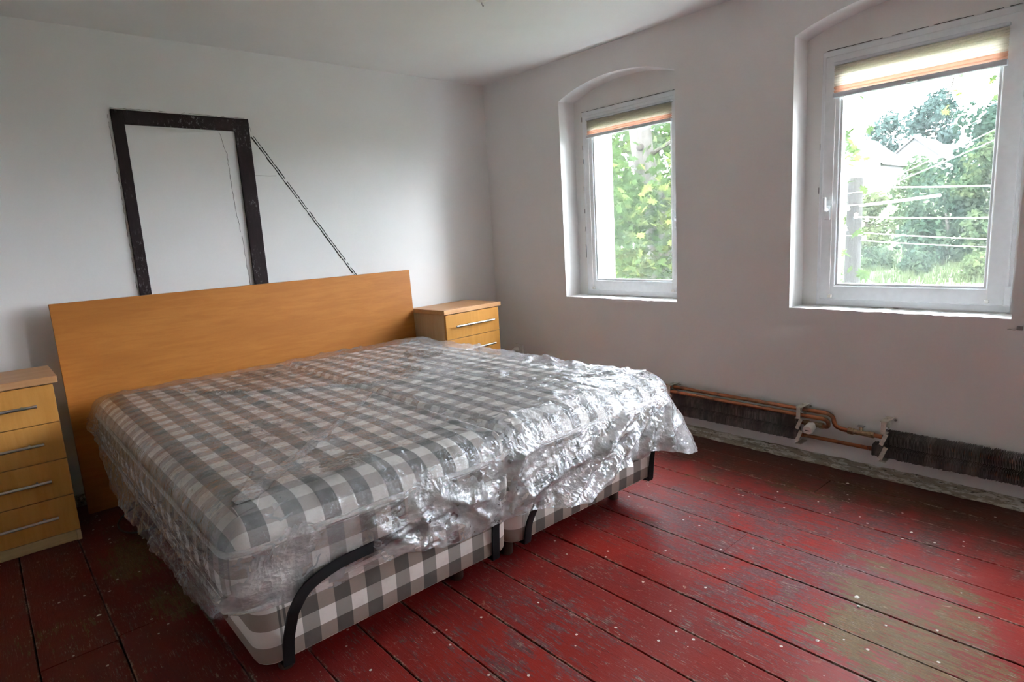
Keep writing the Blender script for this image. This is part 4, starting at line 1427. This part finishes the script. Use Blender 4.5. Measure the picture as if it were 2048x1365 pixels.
LEAF = [(0, -0.5), (0.10, -0.22), (0.34, -0.30), (0.26, -0.08), (0.52, 0.06), (0.28, 0.14), (0.30, 0.34), (0.12, 0.26), (0, 0.56), (-0.12, 0.26), (-0.30, 0.34), (-0.28, 0.14), (-0.52, 0.06), (-0.26, -0.08), (-0.34, -0.30), (-0.10, -0.22)]
lm = bpy.data.meshes.new('leaf')
lv = [(0, 0, 0.03)] + [(a, b, -0.16 * abs(a) - 0.06 * b * b) for a, b in LEAF]
lm.from_pydata(lv, [], [(0, i + 1, (i + 1) % len(LEAF) + 1) for i in range(len(LEAF))])
lm.materials.append(M['maple'])


def leaf_mats(R, pos, size):
    rot = Matrix.Rotation(R.uniform(0, 6.283), 4, 'Z') @ Matrix.Rotation(R.gauss(0.55, 0.4), 4, 'Y') @ Matrix.Rotation(R.gauss(0, 0.5), 4, 'X') @ Matrix.Rotation(R.uniform(0, 6.283), 4, 'Z')
    return Matrix.Translation(pos) @ rot @ Matrix.Diagonal((size, size, size, 1))


def leaves_mesh(R, spots, name, mat, parent):
    mb = MB()
    n = len(lv)
    for pos, size in spots:
        mt = leaf_mats(R, pos, size)
        b = len(mb.v)
        mb.v += [tuple(mt @ Vector(p)) for p in lv]
        mb.f += [(b, b + 1 + i, b + 1 + (i + 1) % (n - 1)) for i in range(n - 1)]
    base = OFF[parent.name]
    me = bpy.data.meshes.new(name)
    me.from_pydata([(p[0] - base.x, p[1] - base.y, p[2] - base.z) for p in mb.v], [], mb.f)
    me.materials.append(mat)
    o = link_mesh(name, me, parent)
    o['kind'] = 'stuff'
    OFF[o.name] = base
    return o


# near maple, close outside the corner window
mp = empty('maple_tree', (4.4, 1.45, ground_z(4.4)), 'leafy green maple with pale knotted trunk right outside the corner window', 'tree')
R = random.Random(4)
gz = ground_z(4.4)
tk = MB().ring_tube(smooth_path([(4.35, 1.25, gz - .1), (4.30, 1.34, gz + 1.0), (4.27, 1.38, 0.2), (4.26, 1.40, 0.9), (4.20, 1.48, 1.6), (4.12, 1.58, 2.4), (4.05, 1.66, 4.0)], 5), [0.34, 0.32, 0.30, 0.28, 0.26, 0.24, 0.23, 0.22, 0.21, 0.21, 0.20, 0.20, 0.19, 0.19, 0.18, 0.18, 0.18, 0.17, 0.17, 0.17, 0.16, 0.16, 0.16, 0.16, 0.15, 0.15, 0.15, 0.15, 0.14, 0.14, 0.12], 14).build('trunk', M['bark_pale'], mp, smooth=True)
MB().ring_tube(smooth_path([(4.45, 1.05, 0.2), (4.62, 1.10, 1.2), (4.75, 1.22, 2.3), (4.80, 1.25, 4.2)], 5), [0.24] * 4 + [0.22] * 8 + [0.18] * 4, 14).build('side_trunk', M['bark'], mp, smooth=True)
for (x, y, z, r_) in ((3.98, 1.50, 2.32, 0.05), (4.10, 1.26, 1.62, 0.06)):
    MB().ring_tube([(x + 0.06, y + 0.05, z), (x - 0.02, y - 0.02, z), (x - 0.035, y - 0.035, z)], [r_, r_, r_ * 0.7], 12).build('knot_hole', M['dark_gap'], tk, smooth=True)
for pts in ([(4.2, 1.45, 1.5), (3.9, 1.0, 1.75), (3.6, 0.6, 1.95)], [(4.25, 1.4, 0.9), (3.85, 1.5, 1.25), (3.4, 1.6, 1.5)], [(4.15, 1.5, 2.2), (4.0, 0.9, 2.35), (3.9, 0.3, 2.3)], [(4.3, 1.3, 0.3), (3.9, 0.9, 0.55), (3.5, 0.5, 0.7)]):
    MB().ring_tube(smooth_path(pts, 4), [0.035 - 0.0025 * i for i in range(9)], 8).build('branch', M['bark'], mp, smooth=True)

near_spots, rest = [], []
centers = [(3.5, 1.05, 1.62), (3.6, 1.35, 1.62), (3.5, 0.75, 1.55), (3.45, 1.20, 1.30), (3.7, 0.55, 1.15), (3.4, 1.30, 0.90), (3.5, 0.85, 0.75), (3.7, 1.6, 1.3), (3.4, 1.05, 0.55), (3.75, 0.3, 1.7), (3.8, 0.35, 0.7), (3.6, 1.75, 2.0), (3.6, 0.35, 2.0), (3.6, 1.5, 0.5)]
for c in centers:
    for k in range(105):
        p = Vector((c[0] + R.gauss(0, 0.20), c[1] + R.gauss(0, 0.24), c[2] + R.gauss(0, 0.19)))
        (near_spots if p.x < 3.42 else rest).append((p, R.uniform(0.10, 0.165)))
near_spots.sort(key=lambda t: t[0].x)
rest += near_spots[300:]
near_spots = near_spots[:300]
for k in range(1500):                 # the rest of the crown, behind and above
    p = Vector((R.uniform(4.4, 6.8), R.uniform(-0.6, 4.2), R.uniform(-0.6, 5.5)))
    rest.append((p, R.uniform(0.16, 0.26)))
base = OFF[mp.name]
for p, s_ in near_spots:
    o = bpy.data.objects.new('leaf', lm)
    C.objects.link(o)
    o.parent = mp
    o.matrix_local = leaf_mats(R, p - base, s_)
leaves_mesh(R, rest, 'foliage', M['maple'], mp)

# sprays of leaves hanging in front of the window with the pole
def spray(pts, n, spread, label, size, seed):
    Rr = random.Random(seed)
    r = empty('leafy_branch', pts[0], label, 'branch', 'leaf sprays outside the pole window')
    path = smooth_path(pts, 5)
    MB().ring_tube(path, [0.012 - 0.009 * i / (len(path) - 1) for i in range(len(path))], 7).build('twig', M['bark'], r, smooth=True)
    base_ = OFF[r.name]
    for k in range(n):
        p = path[Rr.randrange(len(path) // 3, len(path))] + Vector((Rr.gauss(0, spread), Rr.gauss(0, spread), Rr.gauss(0, spread)))
        o = bpy.data.objects.new('leaf', lm)
        C.objects.link(o)
        o.parent = r
        o.matrix_local = leaf_mats(Rr, p - base_, size * Rr.uniform(0.7, 1.2))
    return r


spray([(4.6, 0.1, 2.9), (4.1, -0.6, 2.45), (3.7, -1.1, 2.05), (3.5, -1.38, 1.78)], 46, 0.085, 'yellow-green leaf spray hanging above the utility pole', 0.095, 5)
spray([(3.3, -2.1, 3.1), (2.95, -2.3, 2.6), (2.72, -2.36, 2.25), (2.66, -2.33, 2.08)], 12, 0.06, 'thin leafy twig hanging at the top of the pole window', 0.085, 6)
spray([(3.5, -2.5, 3.0), (3.0, -2.58, 2.55), (2.75, -2.63, 2.2), (2.72, -2.68, 1.95)], 14, 0.05, 'leafy twig hanging at the right edge of the pole window', 0.085, 8)

# utility pole
po = empty('utility_pole', (8.18, 0.23, ground_z(8.2)), 'weathered round utility pole with white insulators and a slanting arm', 'utility pole')
gz = ground_z(8.2)
MB().ring_tube([(8.18, 0.23, gz - .1), (8.18, 0.23, -1.0), (8.18, 0.23, 1.0), (8.18, 0.23, 1.82), (8.18, 0.23, 1.845)], [0.145, 0.135, 0.118, 0.112, 0.098], 18).build('post', M['pole'], po, smooth=True)
MB().ring_tube(smooth_path([(8.12, 0.17, 1.80), (8.12, 0.17, 1.90), (8.16, 0.12, 1.98), (8.17, 0.14, 2.25)], 4), 0.008, 8).build('top_wire', M['grey_metal'], po, smooth=True)
MB().ring_tube([(8.15, 0.15, 1.385), (7.4, -0.55, 1.40), (6.57, -1.37, 1.43)], 0.021, 10).build('service_arm', M['white_plastic'], po, smooth=True)
for (dx_, dy_, z) in ((-0.16, 0.05, 1.32), (-0.15, -0.08, 1.18), (0.02, -0.19, 1.12), (-0.17, 0.08, 0.98), (0.0, -0.17, 0.80)):
    x, y = 8.18 + dx_, 0.23 + dy_
    MB().ring_tube([(x, y, z), (x, y, z + .02), (x, y, z + .05), (x, y, z + .075), (x, y, z + .085)], [0.028, 0.036, 0.022, 0.034, 0.012], 12).build('insulator', M['white_plastic'], po, smooth=True)
    MB().cyl((8.18, 0.23, z + 0.01), (x, y, z + 0.01), 0.008, 8).build('pin', M['grey_metal'], po)
for z in (1.60, 1.40, 0.90):
    MB().ring_tube([(8.18 + 0.121 * math.cos(2 * math.pi * i / 20), 0.23 + 0.121 * math.sin(2 * math.pi * i / 20), z) for i in range(21)], 0.008, 6, cap=False).build('steel_band', M['grey_metal'], po)


def wire(a, b, sag, r_, label, mat):
    pts = []
    for i in range(17):
        t = i / 16
        pts.append((a[0] + (b[0] - a[0]) * t, a[1] + (b[1] - a[1]) * t, a[2] + (b[2] - a[2]) * t - sag * 4 * t * (1 - t)))
    o = MB().ring_tube(pts, r_, 6).build('overhead_wire', mat, world_loc=pts[0], smooth=True)
    tag(o, label, 'wire', 'overhead wires at the utility pole')


wire((8.18, 0.10, 1.68), (9.3, -4.2, 1.50), 0.06, 0.011, 'topmost pale overhead wire running right from the pole', M['white_plastic'])
wire((8.05, 0.15, 1.20), (8.7, -4.2, 1.05), 0.06, 0.011, 'pale overhead wire just below the slanting arm', M['white_plastic'])
wire((8.2, 0.06, 0.93), (9.6, -4.2, 0.62), 0.07, 0.007, 'thin overhead wire, third down from the arm', M['white_plastic'])
wire((8.2, 0.06, 0.80), (9.8, -4.2, 0.50), 0.07, 0.006, 'lowest thin overhead wire crossing the dark tree', M['white_plastic'])
wire((8.3, 0.35, 1.55), (46, -4.0, 11.5), 0.5, 0.012, 'dark overhead wire rising steeply to the upper right, left one', M['rubber'])
wire((8.3, 0.40, 1.45), (46, -6.5, 11.5), 0.5, 0.012, 'dark overhead wire rising steeply to the upper right, right one', M['rubber'])


# distant trees
def far_tree(name, x, y, top, rad, mat, barkm, label, n=1500, leaf=0.34, crown0=0.25, seed=1, group='trees beyond the meadow', trunk=0.16):
    Rr = random.Random(seed)
    gz_ = ground_z(x)
    r = empty(name, (x, y, gz_), label, 'tree' if 'bush' not in name else 'bush', group)
    hgt = top - gz_
    tp = smooth_path([(x, y, gz_ - .2), (x + Rr.uniform(-.2, .2), y + Rr.uniform(-.3, .3), gz_ + hgt * .35), (x + Rr.uniform(-.3, .3), y + Rr.uniform(-.4, .4), gz_ + hgt * .85)], 5)
    MB().ring_tube(tp, [trunk * (1 - 0.8 * i / len(tp)) for i in range(len(tp))], 9).build('trunk', barkm, r, smooth=True)
    for k in range(5):
        p0 = tp[2 + k]
        a = Rr.uniform(0, 6.28)
        q_ = p0 + Vector((math.cos(a) * rad * .7, math.sin(a) * rad * .7, hgt * 0.16))
        MB().ring_tube(smooth_path([p0, (p0 + q_) / 2 + Vector((0, 0, .15)), q_], 4), [trunk * .35 * (1 - i / 10) for i in range(9)], 6).build('branch', barkm, r, smooth=True)
    V_, F_ = [], []
    lobes = []
    for k in range(16):
        t = Rr.uniform(0, 1)
        rr = rad * math.sin(math.pi * (0.18 + 0.74 * t)) * 0.75
        a = Rr.uniform(0, 6.283)
        lobes.append((x + math.cos(a) * rr * Rr.uniform(.3, 1), y + math.sin(a) * rr * Rr.uniform(.3, 1), gz_ + hgt * (crown0 + (0.93 - crown0) * t), rad * Rr.uniform(.28, .48)))
    for k in range(n):
        c = Rr.choice(lobes)
        d = Vector((Rr.gauss(0, 1), Rr.gauss(0, 1), Rr.gauss(0, 1))).normalized() * c[3] * Rr.uniform(0.55, 1.05)
        p = Vector(c[:3]) + d
        if p.z < gz_ + 0.05:
            continue
        nrm_ = (d.normalized() + Vector((Rr.gauss(0, .6), Rr.gauss(0, .6), Rr.gauss(.3, .6)))).normalized()
        a = nrm_.orthogonal().normalized()
        a.rotate(Matrix.Rotation(Rr.uniform(0, 6.28), 3, nrm_))
        b_ = nrm_.cross(a)
        s_ = leaf * Rr.uniform(.6, 1.3)
        i0 = len(V_)
        V_ += [p + a * s_ * .5, p + b_ * s_ * .32 + nrm_ * s_ * .08, p - a * s_ * .5, p - b_ * s_ * .32 + nrm_ * s_ * .08]
        F_ += [(i0, i0 + 1, i0 + 2), (i0, i0 + 2, i0 + 3)]
    base_ = OFF[r.name]
    me = bpy.data.meshes.new('foliage')
    me.from_pydata([tuple(p - base_) for p in V_], [], F_)
    me.materials.append(mat)
    o = link_mesh('foliage', me, r)
    o['kind'] = 'stuff'
    return r


far_tree('dark_tree', 38.7, 6.2, 2.9, 2.6, M['leaf_far'], M['bark_pale'], 'dark tree with pale forked trunk at the meadow edge', 2600, 0.36, 0.16, 31, trunk=0.17)
far_tree('tall_tree', 37.5, 3.7, 5.2, 2.3, M['leaf_light'], M['bark_pale'], 'tall light green tree at the right side of the pole window', 2600, 0.34, 0.22, 32, trunk=0.15)
far_tree('tall_tree', 45.0, 5.6, 7.0, 3.4, M['leaf_far'], M['bark'], 'tall dense tree standing behind the light green one at the right', 2600, 0.4, 0.1, 33)
far_tree('dense_tree', 51.0, 10.8, 4.8, 2.6, M['leaf_light'], M['bark'], 'pale mid-height tree below the white gabled house', 1900, 0.38, 0.1, 34)
far_tree('dense_tree', 42.0, 11.2, 2.6, 1.9, M['leaf_light'], M['bark'], 'low pale tree just right of the utility pole', 1500, 0.34, 0.1, 35)
far_tree('dense_tree', 56.0, 5.0, 6.4, 3.0, M['leaf_bluish'], M['bark'], 'bluish tree between the gabled house and the tall trees', 1900, 0.42, 0.05, 36)
far_tree('hill_tree', 117, 33.6, 18.0, 4.8, M['leaf_bluish'], M['bark'], 'round bluish tree on the hill behind the houses, left one', 2000, 0.8, 0.12, 37, 'round trees on the hill')
far_tree('hill_tree', 106, 24.2, 18.2, 4.8, M['leaf_bluish'], M['bark'], 'round bluish tree on the hill behind the houses, taller middle one', 2200, 0.8, 0.12, 38, 'round trees on the hill')
far_tree('hill_tree', 102, 15.0, 14.5, 5.0, M['leaf_bluish'], M['bark'], 'round bluish tree on the hill right of the gabled house', 2000, 0.8, 0.12, 39, 'round trees on the hill')
far_tree('leafy_bush', 31.0, 2.9, -0.9, 1.3, M['leaf_light'], M['bark'], 'low leafy bush on the meadow at the lower right of the pole window', 900, 0.22, 0.1, 40, 'bushes on the meadow', 0.05)
far_tree('leafy_bush', 35.5, 8.6, -0.7, 1.2, M['leaf_far'], M['bark'], 'low dark bush on the meadow right of the pole foot', 800, 0.22, 0.1, 41, 'bushes on the meadow', 0.05)
far_tree('leafy_bush', 33.0, 5.9, -0.9, 1.1, M['leaf_far'], M['bark'], 'low bush at the foot of the dark forked tree', 800, 0.22, 0.1, 42, 'bushes on the meadow', 0.05)
far_tree('garden_tree', 9.5, 5.0, 6.0, 2.6, M['leaf_light'], M['bark'], 'leafy tree filling the gaps behind the near maple', 3000, 0.24, 0.05, 51, 'garden trees behind the maple')
far_tree('garden_tree', 17.0, 10.5, 7.0, 3.6, M['leaf_far'], M['bark'], 'dark tree further back behind the near maple', 2600, 0.34, 0.05, 52, 'garden trees behind the maple')
far_tree('garden_tree', 26.0, 20.0, 8.0, 4.4, M['leaf_light'], M['bark'], 'wide pale tree farthest behind the near maple', 2400, 0.42, 0.05, 53, 'garden trees behind the maple')


def house(x, y, zg, w, d, hw, hr, label):
    """gable end faces the room (-x)"""
    r = empty('house', (x, y, zg), label, 'house', 'white houses on the slope')
    MB().prism([(y - w / 2, zg - 1.5), (y + w / 2, zg - 1.5), (y + w / 2, zg + hw), (y, zg + hw + hr), (y - w / 2, zg + hw)], 'x', x - d / 2, x + d / 2).build('wall', M['house_wall'], r)
    for s_ in (-1, 1):
        mb = MB()
        a = (y + s_ * (w / 2 + .5), zg + hw - .42)
        b_ = (y, zg + hw + hr + .05)
        mb.prism([a, b_, (b_[0], b_[1] + .25), (a[0], a[1] + .25)], 'x', x - d / 2 - .5, x + d / 2 + .5)
        mb.build('roof', M['house_roof'], r)
    for (yy, zz) in ((-.25, .25), (.25, .25), (0, .72)):
        f = MB().box(x - d / 2 - .06, x - d / 2 + .05, y + yy * w - .55, y + yy * w + .55, zg + zz * (hw + hr * .5) - .1, zg + zz * (hw + hr * .5) + 1.2).build('window', M['house_wall'], r)
        MB().box(x - d / 2 - .08, x - d / 2 - .05, y + yy * w - .42, y + yy * w + .42, zg + zz * (hw + hr * .5) + .02, zg + zz * (hw + hr * .5) + 1.08).build('pane', M['house_glass'], f)
    MB().box(x - .4, x + .4, y + .6, y + 1.3, zg + hw + hr * .3, zg + hw + hr + .9).build('chimney', M['house_roof'], r)
    return r


house(93.5, 21.9, 5.5, 6.4, 9, 2.0, 2.7, 'white gabled house on the slope in the middle of the pole window')
house(81.5, 25.6, 3.6, 7.5, 9, 3.4, 3.0, 'white gabled house behind the utility pole, further left')
